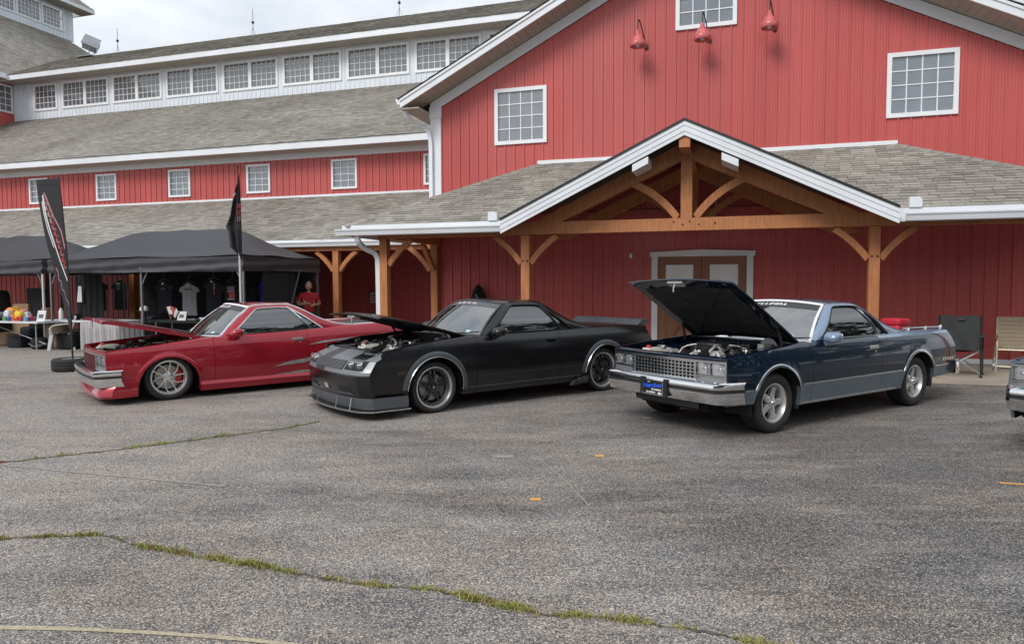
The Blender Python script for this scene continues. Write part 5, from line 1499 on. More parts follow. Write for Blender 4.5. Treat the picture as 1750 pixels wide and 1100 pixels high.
for s in (-1, 1):
    a, b = (-.80, -.46) if s < 0 else (.46, .80)
    hl = nq(a, b, .600, .708, .005, 'headlight', 'underbody', nose, 0.0)
    for yc in ((a + b) / 2 - .085 * 1, (a + b) / 2 + .085):
        xq = nx(yc, .655) - .010
        MB().ball((xq, yc, .655), .016, .066, .042, 16, 10, p=.45).build('lens', 'lamp_glass', hl, smooth=50)
        MB().ball((xq + .012, yc, .655), .008, .070, .046, 16, 8, p=.4).build('reflector', 'chrome', hl, smooth=50)
        MB().ball((xq - .006, yc, .655), .014, .022, .026, 10, 8).build('projector', 'chrome', hl, smooth=50)
    fa, fb = (-.62, -.34) if s < 0 else (.34, .62)
    fo = nq(fa, fb, .325, .40, .002, 'intake', 'underbody', nose); nq(fa - .02, fb + .02, .305, .325, .014, 'intake_lip', 'grey_satin', fo)
nq(-.10, .10, .30, .42, .004, 'plate_recess', 'grey_dark', nose); nq(-.05, .05, .33, .39, .008, 'badge', 'cast_alloy', nose)
# splitter: air dam, blade and support rods
dam = []
for y in ys:
    dam.append([(nx(y, .25) - .012, y, .27), (nx(y, .22) - .020, y * 1.01, .20), (nx(y, .22) - .006, y * 1.01, .135), (nx(y, .22) + .05, y, .135)])
for s in (-1, 1):
    e = dam[0] if s < 0 else dam[-1]; r = [(-.38, s * .905, .27), (-.38, s * .915, .20), (-.38, s * .915, .135), (-.38, s * .85, .135)]
    dam = ([r] + dam) if s < 0 else (dam + [r])
MB().grid(dam).build('air_dam', 'grey_satin', car, smooth=30)
blade = [(nx(y, .22) - .085 + .05 * (abs(y) / .88) ** 3, y * 1.04) for y in ys]
blade = [(-.36, -.935)] + blade + [(-.36, .935)]
MB().prism(blade + [(-.36, .80), (-.70, .7), (-.70, -.7), (-.36, -.80)], lambda a, b, d: (a, b, d), .098, .120).build('splitter', 'grey_dark', car)
MB().sweep([(x, y, .119) for x, y in blade], [(-.005, -.012), (.005, -.012), (.005, .004), (-.005, .004)]).build('splitter_edge', 'chrome_worn', car)
for y in (-.62, -.30, .30, .62):
    MB().tube([(nx(y, .22) - .065, y, .12), (nx(y, .22) - .045, y * .99, .20), (nx(y, .27) - .018, y * .985, .262)], .006, 6).build('support_rod', 'chrome_worn', car)
DROOP = 0.0
# three-piece tail spoiler
for y0, y1 in ((-.78, -.27), (-.26, .26), (.27, .78)):
    MB().hexa([(3.78, y0, .955), (3.98, y0, .955), (3.98, y1, .955), (3.78, y1, .955), (3.90, y0, 1.045), (4.06, y0, 1.052), (4.06, y1, 1.052), (3.90, y1, 1.045)]).build('tail_spoiler', 'grey_satin', car)

# ---------------------------------------------------------------- candy red lowered car
red = dict(name='red', obj='coupe_pickup', dz=-.035, rz=R(90 - 50.5), upper='red_candy', lower='red_candy', roof='red_candy', rail='red_candy', hoodmat='red_candy', under='red_candy', bay='red_candy',
           split=None, sill=.17, front_z=.24, rear_z=.24, handle='argent', mirror='red_candy', bright='chrome_worn', wtrim='frame_white', drip='frame_white', wsurr='frame_white', rbump='chrome', wheel='twist', rt=.322, tw=.235, hood=18, hthick=.042, cover='tonneau',
           label='candy red lowered coupe pickup with chrome wheels and silver flame graphics')
red['loc'] = (-4.8585 - .86 * math.sin(R(39.5)), 9.832 + .86 * math.cos(R(39.5)), 0)
car, hd, hp = coupe(red); dz = red['dz']
stock_nose(car, red, 'grey_dark', mesh=True); bumper(car, red, 'chrome')
for s in (-1, 1):
    for ax in (.03, .03 + WB): arch_moulding(car, ax, s, red, 'red_candy', .0, .055, .024, 12, 168, 'fender_flare')
    MB().grid([[(x, s * .875, .235), (x, s * .905, .19), (x, s * .885, .10), (x, s * .80, .095)] for x in [.44 + .1 * k for k in range(22)]]).build('side_skirt', 'red_candy', car, smooth=40)
    strip(car, [(.44 + .1 * k, .245) for k in range(22)], s, red, 'red_candy', .012, .006, 'body_line')
    q = side_xyz(.52, .22, s, dz); MB().box(.47, .60, q[1] - .012 * 1, q[1] + .012, .205, .228).build('badge', 'cast_alloy', car)
    # flames painted on door and quarter: thin raised graphics
    for (pts) in ([(1.50, .40), (1.75, .465), (2.06, .49), (2.40, .545), (2.9, .55), (2.6, .50), (2.2, .465), (2.35, .44), (2.0, .42), (1.75, .415)],
                  [(1.02, .16), (1.25, .245), (1.55, .275), (1.9, .30), (2.4, .30), (2.05, .27), (2.3, .24), (1.9, .235), (1.6, .235), (1.3, .205)],
                  [(2.05, .69), (2.35, .74), (2.75, .755), (3.2, .76), (2.8, .735), (2.45, .715)]):
        m = MB(); top_, bot = pts[:len(pts) // 2 + 1], [pts[0]] + pts[:len(pts) // 2 - 1:-1]
        N = 26; x0, x1 = pts[0][0], max(p[0] for p in pts); rows = []
        for k in range(N + 1):
            x = lerp(x0, x1, k / N); zt_ = interp(x, top_); zb_ = min(zt_, interp(x, sorted(bot)))
            r = []
            for z in (zb_, (zb_ + zt_) / 2, zt_):
                p = side_xyz(x, z, s, dz); r.append((p[0], p[1] + s * .0035, p[2]))
            rows.append(r)
        m.grid(rows, flip=(s < 0)); m.build('flame_graphic', 'silver_flame', car, smooth=60)
# front air dam with scoops
dm = []
for k in range(33):
    v = k / 16 - 1; a = abs(v); y = v * .90; x = -.86 + .05 * a * a + .14 * max(0, (a - .84) / .16) ** 1.5
    dm.append([(x + .06, y * .98, .33), (x + .02, y, .27), (x - .02, y * 1.005, .20), (x - .035, y * 1.01, .135), (x - .005, y, .105), (x + .10, y * .98, .105)])
for s in (-1, 1):
    r = [(-.385, s * .895, .33), (-.385, s * .90, .27), (-.385, s * .905, .20), (-.385, s * .91, .135), (-.385, s * .90, .105), (-.385, s * .84, .105)]
    dm = ([r] + dm) if s < 0 else (dm + [r])
MB().grid([[(q[0], q[1], q[2] + .085) for q in r] for r in dm]).build('air_dam', 'red_candy', car, smooth=30)
for k, y in enumerate((-.30, -.20)):
    o = MB().grid([[hp(14 + i * 1.5, 10 - 2.8 - k * 1.9 + j * .8, -.004) for j in range(3)] for i in range(3)]).build('hood_stripe', 'tonneau', hd)

# the body sits nose-down on its lowered springs
RAKE = Matrix.Translation((3.0, 0, .3)) @ Matrix.Rotation(R(-1.45), 4, 'Y') @ Matrix.Translation((-3.0, 0, -.3))
for o in list(car.children):
    if not o.name.startswith(('wheel.', 'side_skirt')) and o.name != 'wheel': o.matrix_basis = RAKE @ o.matrix_basis

# ---------------------------------------------------------------- nose of the fourth car at the right edge: only its front corner is in view
c4 = dict(name='grey', dz=.01, upper='steel_blue_paint', arch=.40)
car = thing('parked_car', 'chrome bumper and headlight corner of a grey car at the right edge', 'car', (0, 0, 0), R(90 - 56.3))
th = R(90 - 56.3); car.location = (5.97, 6.55, 0)
stock_nose(car, c4, 'chrome_worn'); bumper(car, c4, 'chrome')
for s in (-1, 1):
    side_panel('front_fender', car, -.745, .646, s, dict(dz=.01, sill=.27), ['steel_blue_paint', 'steel_blue_paint'], .03, zb=.30)
    wheel(car, .03, s * .74, s, 'five', .325, .24)
hd, hp = hood(car, dict(dz=.01, name='grey'), 'steel_blue_paint', 0)
MB().box(-.62, .64, -.78, .78, .30, .78).build('underbody', 'underbody', car)
# ================================================================ vendor tents and what stands under them
TR, TA = Vector((-6.03, 15.84, 0)), R(-19.45)
TL, TD = 6.08, 2.88
ex, ey = Vector((math.cos(TA), math.sin(TA), 0)), Vector((-math.sin(TA), math.cos(TA), 0))
def tw_(x, y, z=0.0): return TR + ex * x + ey * y + Vector((0, 0, z))
def tx(az, y):            # x along the tent front at which a line of bearing az crosses the line y = const
    t = (az - 875) / 1200
    return (t * (TR.y + y * ey.y) - TR.x - y * ey.x) / (ex.x - t * ex.y)

def make_tent(label, loc, seed, leg_white):
    rnd = random.Random(seed)
    t = thing('canopy_tent', label, 'tent', loc, TA, 'black pop-up canopies')
    NX, NY = 66, 32; rows = []
    ph = [rnd.uniform(0, 6) for _ in range(6)]
    for i in range(NX + 1):
        x = -TL * (1 - i / NX); r = []
        for j in range(NY + 1):
            y = TD * j / NY
            d = min(x + TL, -x, y, TD - y) / (TD / 2); d = max(0, min(1, d))
            z = 2.287 + .74 * (d ** 1.22)
            if d > .98: z -= .03 * math.sin((x + TL) / TL * math.pi * 2) ** 2
            z += .020 * math.sin(x * 2.1 + ph[0] + y * 1.6) * math.sin(y * 2.7 + ph[1]) + .010 * math.sin(x * 6 + y * 5 + ph[2]) * d + .012 * abs(math.sin(x * 1.3 - y * 2.2 + ph[5])) ** .5 - .03 * math.sin(math.pi * min(1, d * 1.6)) * abs(math.sin((x + TL) / TL * 2 * math.pi)) ** .7
            # frame rib under the cloth half way down each slope
            z += .014 * math.exp(-((d - .42) / .04) ** 2)
            if d < .05: z -= .020 * math.sin(math.pi * ((x + TL) % (TL / 2)) / (TL / 2))
            r.append((x, y, z))
        rows.append(r)
    MB().grid(rows).build('canopy', 'canopy_black', t, smooth=60)
    # valance on four sides, hanging in shallow swags
    loop = [(x, 0) for x in [-TL + TL * k / 60 for k in range(61)]] + [(0, TD * k / 28) for k in range(1, 29)] + [(-TL * k / 60, TD) for k in range(1, 61)] + [(-TL, TD - TD * k / 28) for k in range(1, 28)]
    rows = []
    for k, (x, y) in enumerate(loop):
        ox, oy = (0, -1) if y == 0 else ((1, 0) if x == 0 else ((0, 1) if y == TD else (-1, 0)))
        r = []
        sw = .020 * math.sin(math.pi * ((x + TL) % (TL / 2)) / (TL / 2))
        for q in range(9):
            f = q / 8; wv = .014 * math.sin(k * .9 + f * 5) * f + .022 * math.sin(f * 9.5 + ph[3] + .12 * k) * (.3 + f)
            r.append((x + ox * (.015 + wv), y + oy * (.015 + wv), 2.272 - sw - .333 * f + .012 * math.sin(k * .21 + ph[4]) * f))
        rows.append(r)
    MB().grid(rows, cu=True).build('valance', 'canopy_black', t, smooth=60)
    for x in (0, -TL / 2, -TL):
        for y in (.03, TD - .03):
            xx = x + (-.04 if x == 0 else (.04 if x == -TL else 0)); w = leg_white and x == 0 and y < 1
            MB().box(xx - .022, xx + .022, y - .022, y + .022, .02, 2.22).box(xx - .05, xx + .05, y - .05, y + .05, .0, .02).build('leg', 'pole_white' if w else 'pole_grey', t)
            MB().beam((xx, y, 1.60), (xx + (.28 if x < 0 else -.28), y + (.0), 2.12), .018, .025).build('strut', 'pole_grey', t)
    for y in (.04, TD - .04):
        for k in range(6):
            x0, x1 = -TL + TL * k / 6 + .05, -TL + TL * (k + 1) / 6 - .05
            MB().beam((x0, y, 1.98), (x1, y, 2.18), .015, .022).beam((x0, y + .02, 2.18), (x1, y + .02, 1.98), .015, .022).build('scissor_bar', 'pole_grey', t)
    MB().tube([(-TL + TD / 2, TD / 2, 2.98), (-TD / 2, TD / 2, 2.98)], .018, 6).build('ridge_pole', 'pole_grey', t)
    return t
tent = make_tent('long black pop-up canopy with T-shirts hanging below, beside the flag pole', TR, 2, False)
make_tent('black pop-up canopy cut off by the left edge of the picture', tw_(-TL - .36, .12), 5, True)

# back and side walls of cloth
def cloth_wall(x0, y0, x1, y1, z0, z1, label, fold=.03, mat='cloth_black', n=40):
    rows = []
    for k in range(n + 1):
        t = k / n; d = Vector((x1 - x0, y1 - y0, 0)); nrm = Vector((-d.y, d.x, 0)).normalized()
        r = []
        for q in range(9):
            f = q / 8; o = fold * math.sin(t * 31 + f * 2) * (.4 + .6 * f) + .02 * math.sin(t * 9)
            p = tw_(lerp(x0, x1, t), lerp(y0, y1, t), lerp(z1, z0, f)) + (ex * nrm.x + ey * nrm.y) * o
            r.append(tuple(p))
        rows.append(r)
    o = MB().grid(rows).build('tent_wall', mat, None, smooth=60)
    return tag(o, label, 'tent wall')
cloth_wall(-TL + .1, TD - .12, -.15, TD - .12, .05, 2.2, 'long black cloth back wall, its part behind the T-shirts added in place of shade', n=90)  # backdrop at the left end; the rest is added to darken the wing wall
cloth_wall(-.06, .70, -.06, 1.95, .55, 1.98, 'black cloth curtain on the right side of the T-shirt tent', .03)
cloth_wall(-TL - .2, .9, -TL + .75, .9, .1, 1.9, 'black cloth hanging between the two tents behind the white chair', .04)
for k, (a, b) in enumerate((((-.02, 2.25), (-.02, 1.75)),)):
    st = MB().beam(tuple(tw_(.03, 2.0, 1.97)), tuple(tw_(.03, 1.6, 1.05)), .02, .035).build('strap', 'pole_grey')
    tag(st, 'pale strap hanging beside the black side curtain', 'strap')

# rack with hanging shirts
ry = 1.7
rk = thing('garment_rack', 'long metal rail under the tent carrying the T-shirts', 'rack', TR, TA)
MB().tube([(-TL + .6, ry, 1.99), (-.3, ry, 1.99)], .014, 8).build('rail', 'pole_grey', rk)
for x in (-TL + .6, -.3): MB().tube([(x, ry, 0), (x, ry, 1.99)], .016, 8).build('upright', 'pole_grey', rk)
def shirt(az, mat, label, z=1.90, y=ry, hgt=.86, prints=(), wid=1.0, yaw=0.0):
    x = tx(az, y)
    s = thing('t_shirt', label, 'T-shirt', tw_(x, y, 0), TA + yaw, 'T-shirts on the rail')
    rows = []
    for i in range(25):
        v = i / 24; zz = z - .16 - v * (hgt)
        half = interp(v, [(0, .09), (.05, .22), (.10, .30), (.26, .345), (.285, .245), (.45, .235), (1.0, .25)]) * wid
        if .26 < v < .285: pass
        loop = []
        for k in range(28):
            a = 2 * math.pi * k / 28; c = math.cos(a)
            th = .035 + .012 * math.sin(c * 11 + i * .2) * min(1, v * 2)
            loop.append((half * c, th * math.sin(a) * (1.2 - .5 * abs(c)) + .012 * math.sin(c * 9 + az) * v, zz - (.05 * abs(c) ** 2 if v < .12 else 0) - (.10 * max(0, abs(c) - .72) if v < .27 else 0)))
        rows.append(loop)
    body = MB().grid(rows, cv=True); body.build('cloth', mat, s, smooth=60)
    MB().tube(smooth_poly([(-.2, 0, z - .19), (0, 0, z - .10), (.2, 0, z - .19)], 1), .006, 6).tube(smooth_poly([(0, 0, z - .10), (0, 0, z - .02), (.03, 0, z + .04), (.02, 0, z + .07), (-.01, 0, z + .06)], 1), .004, 6).build('hanger', 'pole_grey', s)
    for (px, pz, w, h, m) in prints:
        MB().grid([[(px - w / 2 + w * i / 4, -.058, z - pz), (px - w / 2 + w * i / 4, -.058, z - pz - h)] for i in range(5)]).build('print', m, s)
    return s
shirt(282, 'cloth_navy', 'dark T-shirt with a small chest print, left of the grey T-shirt', prints=((.0, .22, .06, .05, 'print_white'), (0, .36, .17, .05, 'grey_dark'), (.03, .37, .09, .02, 'print_pink')))
shirt(324, 'cloth_grey', 'light grey T-shirt hanging in the middle of the rail', z=1.84, prints=((0.02, .32, .24, .035, 'grey_dark'), (.08, .325, .09, .02, 'print_pink'), (.10, .42, .015, .4, 'skirt_grey'), (-.08, .42, .012, .42, 'skirt_grey'), (.0, .22, .08, .03, 'print_white')))
shirt(366, 'cloth_navy', 'dark T-shirt with a vertical red print, right of the grey one', z=1.93, prints=((-.02, .2, .06, .05, 'print_white'), (.07, .26, .06, .16, 'grey_satin'), (.065, .40, .03, .16, 'print_red')))
shirt(398, 'cloth_black', 'black T-shirt with a red and white print near the tent corner', z=1.88, y=1.5, prints=((.0, .30, .22, .1, 'grey_satin'), (.0, .41, .22, .04, 'print_pink'), (0.03, .47, .19, .12, 'print_red'), (0, .61, .22, .02, 'print_white')))
shirt(172, 'cloth_black', 'black T-shirt with white list printed on its back, on the left', z=1.90, y=2.4, prints=((.03, .30, .18, .06, 'grey_satin'), (.03, .38, .2, .04, 'grey_satin'), (.03, .45, .16, .04, 'grey_satin')))
shirt(206, 'cloth_black', 'black T-shirt with white lines of print, second from the left', z=1.93, y=2.4, prints=((0, .25, .14, .03, 'paper'), (0, .30, .17, .03, 'grey_satin'), (0, .35, .14, .03, 'grey_satin'), (0, .40, .16, .04, 'grey_satin')))
shirt(424, 'cloth_navy', 'dark garment hanging just right of the flag pole', z=1.80, y=2.2)
j = shirt(452, 'print_blue', 'blue garment half hidden behind the black curtain', z=1.90, y=2.4, wid=.6)

# tables -------------------------------------------------------------
def table(az0, az1, y, depth, z, label, name='folding_table', mat='table_white'):
    a, b = tx(az0, y), tx(az1, y)
    t = thing(name, label, 'table', tw_(a, y, 0), TA)
    L = b - a
    MB().box(0, L, 0, depth, z - .045, z).build('table_top', mat, t)
    for x in (.18, L - .18):
        for yy in (.10, depth - .10):
            MB().tube([(x, yy, z - .045), (x, yy, .0)], .016, 7).build('leg', 'pipe_grey', t)
        MB().tube([(x, .1, .14), (x, depth - .1, .14)], .012, 6).tube([(x, depth / 2, .14), (L / 2, depth / 2, z - .06)], .01, 6).build('brace', 'pipe_grey', t)
    return t, L
t1, L1t = table(-150, 62, -.55, .72, .73, 'white folding table with bright goods at the left edge')
t2, L2t = table(66, 148, .05, .7, .74, 'white folding table behind the white plastic chair')
# skirted table
sk = thing('skirted_table', 'table with a pleated grey skirt behind the red car hood', 'table', (-9.98, 16.95, 0), TA)
rows = []
pts = [(-.62 + 1.24 * k / 90, 0.0) for k in range(91)] + [(.62, .7 * k / 30) for k in range(1, 31)]
for k, (x, y) in enumerate(pts):
    w = .022 * math.sin(k * .95) + .008 * math.sin(k * 2.3)
    ox, oy = (0, -1) if y == 0 else (1, 0)
    rows.append([(x + ox * w * f, y + oy * w * f, .745 - .70 * q / 8) for q, f in ((q, .35 + .65 * min(1, q / 3)) for q in range(9))])
MB().grid(rows).build('skirt', 'skirt_grey', sk, smooth=60)
MB().box(-.62, .62, 0, .7, .74, .765).build('table_top', 'table_white', sk)
MB().box(-.58, -.54, .62, .66, 0, .74).build('leg', 'pipe_grey', sk); MB().box(.54, .58, .62, .66, 0, .74).build('leg', 'pipe_grey', sk)
t3, L3t = table(250, 400, .25, .7, .76, 'dark covered sales table below the hanging T-shirts', mat='cloth_black')

def on_table(name, az, y, z, mb, mat, label, cat, group=None, smooth=40, yaw=0.0):
    o = mb.build(name, mat, None, smooth=smooth, loc=tw_(tx(az, y), y, z)); o.rotation_euler = (0, 0, TA + yaw)
    return tag(o, label, cat, group)
def bag(w, d, h, seed):
    rnd = random.Random(seed); m = MB().ball((0, 0, h / 2), w / 2, d / 2, h / 2, 14, 10, p=.6)
    m.v = [(x + rnd.uniform(-.012, .012), y + rnd.uniform(-.012, .012), z + rnd.uniform(-.012, .012)) for x, y, z in m.v]
    return m
def col_mat(n, c): 
    if n not in MATS: plain(n, c, 0.45, var=0.25, scale=18)
    return n
goods = [(5, -0.20, bag(.22, .2, .22, 1), col_mat('snack_navy', (.05, .06, .10)), 'dark blue bag at the left end of the goods pile', 'bag'),
         (14, -0.30, bag(.2, .18, .26, 2), col_mat('snack_white', (.6, .6, .62)), 'white bag on the goods table', 'bag'),
         (20, -0.05, bag(.30, .2, .32, 3), col_mat('snack_orange', (.75, .22, .03)), 'orange bag at the back of the goods pile', 'bag'),
         (33, -0.30, bag(.26, .2, .25, 4), col_mat('snack_yellow', (.75, .50, .04)), 'yellow bag in the middle of the goods pile', 'bag'),
         (22, -0.40, MB().lathe([(.05, 0), (.055, .02), (.055, .13), (.03, .16), (.03, .2), (0, .2)], n=14), col_mat('bottle_orange', (.75, .16, .03)), 'orange bottle at the front of the goods table', 'bottle'),
         (30, -0.42, MB().lathe([(.045, 0), (.05, .02), (.05, .10), (.0, .12)], n=14), col_mat('jar_red', (.5, .05, .04)), 'red jar beside the orange bottle', 'jar'),
         (40, -0.10, bag(.24, .2, .28, 6), col_mat('snack_pink', (.62, .22, .22)), 'pink bag on the goods pile', 'bag'),
         (46, -0.20, bag(.2, .16, .22, 7), col_mat('snack_clear', (.45, .50, .55)), 'pale crinkled bag at the right of the goods pile', 'bag'),
         (53, -0.35, MB().lathe([(.04, 0), (.045, .02), (.045, .12), (.02, .15), (.02, .18), (0, .18)], n=14), col_mat('bottle_red', (.45, .02, .06)), 'dark red bottle next to the picture frame', 'bottle'),
         (48, -0.42, MB().lathe([(.04, 0), (.04, .10), (0, .10)], n=12), col_mat('tin_dark', (.05, .05, .06)), 'small dark tin at the table front', 'tin'),
         (0, -0.35, bag(.3, .24, .10, 9), 'cloth_black', 'black folded cloth at the left picture edge', 'cloth')]
for az, y, m, mt, lab, cat in goods: on_table(cat.replace(' ', '_'), az, y, .73, m, mt, lab, cat, 'goods on the white table')
def frame(az, y, z, w, h, label, face='paper', tilt=12, yaw=0.0):
    f = thing('picture_frame', label, 'picture frame', tw_(tx(az, y), y, z), TA + yaw)
    m = MB().box(-w / 2, w / 2, 0, .015, 0, .02).box(-w / 2, w / 2, 0, .015, h - .02, h).box(-w / 2, -w / 2 + .02, 0, .015, .02, h - .02).box(w / 2 - .02, w / 2, 0, .015, .02, h - .02)
    a = m.build('frame', 'plastic_white', f); b = MB().box(-w / 2 + .02, w / 2 - .02, .004, .012, .02, h - .02).build('picture', face, f)
    c = MB().box(-w / 2 + .05, w / 2 - .07, .001, .004, h * .3, h * .65).build('picture_subject', 'grey_satin', f)
    for o in (a, b, c): o.rotation_euler = (R(-tilt), 0, 0)
frame(68, -.35, .73, .28, .27, 'white picture frame standing on the goods table')
frame(309, .5, .76, .26, .22, 'white framed picture on the dark sales table')
frame(345, .45, .76, .20, .08, 'low white card on the dark sales table')
on_table('brochure', 372, .5, .76, MB().box(-.12, .12, -.08, .08, 0, .03), 'paper', 'stack of pale brochures on the dark sales table', 'brochures')
bx = on_table('cardboard_box', 42, 1.2, 0.0, MB().box(-.55, .55, -.3, .3, 0, 1.12), 'cardboard', 'large cardboard box behind the goods table', 'box')
on_table('display_board', 63, 1.0, 0.55, MB().box(-.35, .35, -.02, .02, 0, 1.0), 'cloth_black', 'black display board behind the picture frame', 'board')
on_table('paper_sign', 136, .80, 1.18, MB().prism([(-.09, 0), (.09, 0), (.09, .42), (-.02, .42)], lambda a, b, d: (a, d, b), 0, .005), 'paper', 'blank pale paper pinned to the black cloth between the tents', 'paper')
on_table('water_bottle', 104, .3, .74, MB().lathe([(.05, 0), (.055, .02), (.055, .22), (.03, .26), (.03, .30), (0, .3)], n=14), 'plastic_white', 'white bottle with a red top behind the feather flag', 'bottle')
cap = thing('ball_cap', 'white ball cap with dark brim on a stand beside the tent leg', 'cap', tw_(tx(246, .45), .45, .99), TA)
MB().lathe([(.0, .12), (.05, .115), (.085, .085), (.10, .04), (.102, 0)], (0, 0, 0), 'z', 20).build('crown', 'plastic_white', cap, smooth=60)
MB().grid([[(.10 * math.cos(a) * k, -.10 * math.sin(a) * k - (k - 1) * .0, .005 - .02 * (k - 1)) for a in [math.pi * (.15 + .7 * i / 10) for i in range(11)]] for k in (1, 1.4, 1.75)]).build('brim', 'cloth_navy', cap, smooth=60)
MB().lathe([(.03, -.23), (.02, -.2), (.02, 0)], n=8).build('stand', 'dark_iron', cap)
for k, (dx, tilt, m, lab) in enumerate(((-.12, -22, 'paper', 'small white pennant leaning left on the sales table'), (.0, 2, 'print_red', 'small red pennant standing upright on the sales table'), (.12, 30, 'paper', 'small pale pennant leaning right on the sales table'))):
    p = tw_(tx(291, .5), .5, .78)
    f = thing('desk_flag', lab, 'flag', p, TA, 'little flags on the sales table')
    s = MB().tube([(0, 0, 0), (0, 0, .34)], .007, 6).build('stick', 'arm_wood', f)
    c = MB().grid([[(.0 + .11 * i / 5, .012 * math.sin(i * 1.4), .33 - (.20 * q / 3) - .03 * i / 5) for q in range(4)] for i in range(6)]).build('cloth', m, f, smooth=60)
    for o in (s, c): o.rotation_euler = (0, R(tilt), 0)

# more clutter under the left tent
for k, (az, y, z, w, d, h, mt, lab, cat) in enumerate((
    (10, .5, 0, .5, .4, .35, 'cardboard', 'open cardboard box on the ground under the left table', 'box'), (30, .1, 0, .45, .35, .28, 'cloth_navy', 'dark crate under the goods table', 'crate'),
    (52, .8, 0, .5, .4, .5, 'cloth_black', 'black storage tub behind the picture frame table', 'tub'), (96, .2, 0, .4, .4, .62, 'cardboard', 'brown box behind the white plastic chair', 'box'),
    (118, .15, 0, .5, .4, .45, 'cloth_black', 'black tub right of the white plastic chair', 'tub'), (-4, .7, .0, .5, .5, 1.5, 'cloth_black', 'tall black cloth bundle at the left picture edge', 'bundle'),
    (80, .3, .74, .22, .2, .3, 'arm_wood', 'brown leather bag on the second white table', 'bag'), (125, .3, .74, .3, .2, .16, 'cloth_black', 'folded black shirts on the second white table', 'shirts'),
    (258, .55, .76, .25, .2, .1, 'cloth_navy', 'folded navy shirts beside the ball cap', 'shirts'), (330, .35, .76, .28, .18, .06, 'grey_satin', 'flat grey display tray on the sales table', 'tray'),
    (352, .4, .76, .22, .18, .09, 'cloth_grey', 'folded grey shirts on the sales table', 'shirts'))):
    on_table(cat, az, y, z, MB().ball((0, 0, h / 2), w / 2, d / 2, h / 2, 16, 10, p=.3), mt, lab, cat, smooth=40, yaw=.2 * math.sin(k * 2.1))
for k, (az, y, z, c, lab) in enumerate(((8, -0.42, .73, (.10, .25, .10), 'small green packet at the table front'), (17, -0.45, .73, (.05, .10, .40), 'small blue packet beside the orange bottle'), (36, -0.44, .73, (.6, .05, .05), 'small red packet in front of the yellow bag'), (44, -0.45, .73, (.1, .3, .5), 'light blue packet at the right of the table front'), (27, -0.20, .98, (.7, .35, .05), 'amber packet on top of the goods pile'), (58, -0.25, .73, (.2, .2, .22), 'grey packet next to the picture frame'))):
    on_table('packet', az, y, z, bag(.14, .08, .11, 40 + k), col_mat('packet_%d' % k, c), lab, 'packet', 'goods on the white table', yaw=k)

# white plastic chair and leg weight
ch = thing('plastic_chair', 'white plastic garden chair under the left table', 'chair', (-11.42, 17.75, 0), R(-60))
MB().grid([[(-.22 + .44 * i / 6, -.22 + .44 * j / 6, .43 - .02 * math.sin(math.pi * i / 6) * math.sin(math.pi * j / 6)) for j in range(7)] for i in range(7)]).box(-.23, .23, -.23, -.20, .39, .435).box(-.23, .23, .20, .23, .39, .435).build('seat', 'plastic_white', ch)
for sx in (-1, 1):
    for sy in (-1, 1):
        MB().hexa([(sx * .25 - .02, sy * .27 - .03, 0), (sx * .25 + .02, sy * .27 - .03, 0), (sx * .25 + .02, sy * .27 + .03, 0), (sx * .25 - .02, sy * .27 + .03, 0), (sx * .20 - .03, sy * .20 - .04, .42), (sx * .20 + .03, sy * .20 - .04, .42), (sx * .20 + .03, sy * .20 + .04, .42), (sx * .20 - .03, sy * .20 + .04, .42)]).build('leg', 'plastic_white', ch)
    MB().sweep(smooth_poly([(sx * .25, -.22, .42), (sx * .27, -.22, .62), (sx * .27, .05, .65), (sx * .24, .22, .66)], 2), [(-.025, -.012), (.025, -.012), (.025, .012), (-.025, .012)]).build('armrest', 'plastic_white', ch, smooth=50)
bk = MB()
for k in range(5): x = -.18 + .09 * k; bk.hexa([(x - .03, .20, .43), (x + .03, .20, .43), (x + .03, .23, .43), (x - .03, .23, .43), (x * 1.05 - .03, .30, .80), (x * 1.05 + .03, .30, .80), (x * 1.05 + .03, .33, .80), (x * 1.05 - .03, .33, .80)])
bk.box(-.24, .24, .30, .34, .78, .85); bk.build('backrest', 'plastic_white', ch)
wb = bag(.42, .34, .30, 12).build('weight_bag', 'cloth_black', None, smooth=50, loc=(-12.05, 17.9, 0)); tag(wb, 'black weight bag slumped at the foot of the white tent leg', 'weight bag')
MB().sweep(smooth_poly([(-.2, -.16, .16), (-.05, -.19, .06), (.18, -.15, .14)], 2), [(-.006, -.015), (.006, -.015), (.006, .015), (-.006, .015)]).build('strap', 'pole_grey', wb)
bp = bag(.34, .26, .42, 15).build('backpack', 'cloth_black', None, smooth=50, loc=(-11.15, 18.6, .0)); tag(bp, 'black bag on the ground behind the white plastic chair', 'bag')

# feather flag in a tyre ------------------------------------------------
ff = thing('feather_flag', 'tall black feather flag with red lettering rising from a tyre', 'flag', (-8.42, 13.4, 0), 0)
pole_pts = [(0, 0, .05), (-.005, 0, 1.0), (-.04, 0, 2.2), (-.10, 0, 3.2), (-.14, 0, 3.66)]
MB().tube(pole_pts, .016, 8, up=(0, 1, 0)).build('pole', 'dark_iron', ff, smooth=60)
def fpt(u, v, o=0.0):       # v 0 top .. 1 bottom ; u 0 pole edge .. 1 free edge
    z = lerp(3.64, .72, v); xp = interp(z, [(p[2], p[0]) for p in pole_pts]); w = interp(v, [(0, .45), (.15, .43), (.4, .345), (.7, .20), (.9, .09), (1, .03)])
    return (xp - w * u, .03 * math.sin(v * 7 + u * 2) * u - o, z - .02 * u * (1 - v))
MB().grid([[fpt(u / 10, v / 40) for v in range(41)] for u in range(11)]).build('cloth', 'flag_black', ff, smooth=60)
MB().grid([[fpt(u / 10, v, .004) for v in (0.0, .035)] for u in range(11)]).build('hem', 'dark_iron', ff, smooth=60)
rnd = random.Random(3)
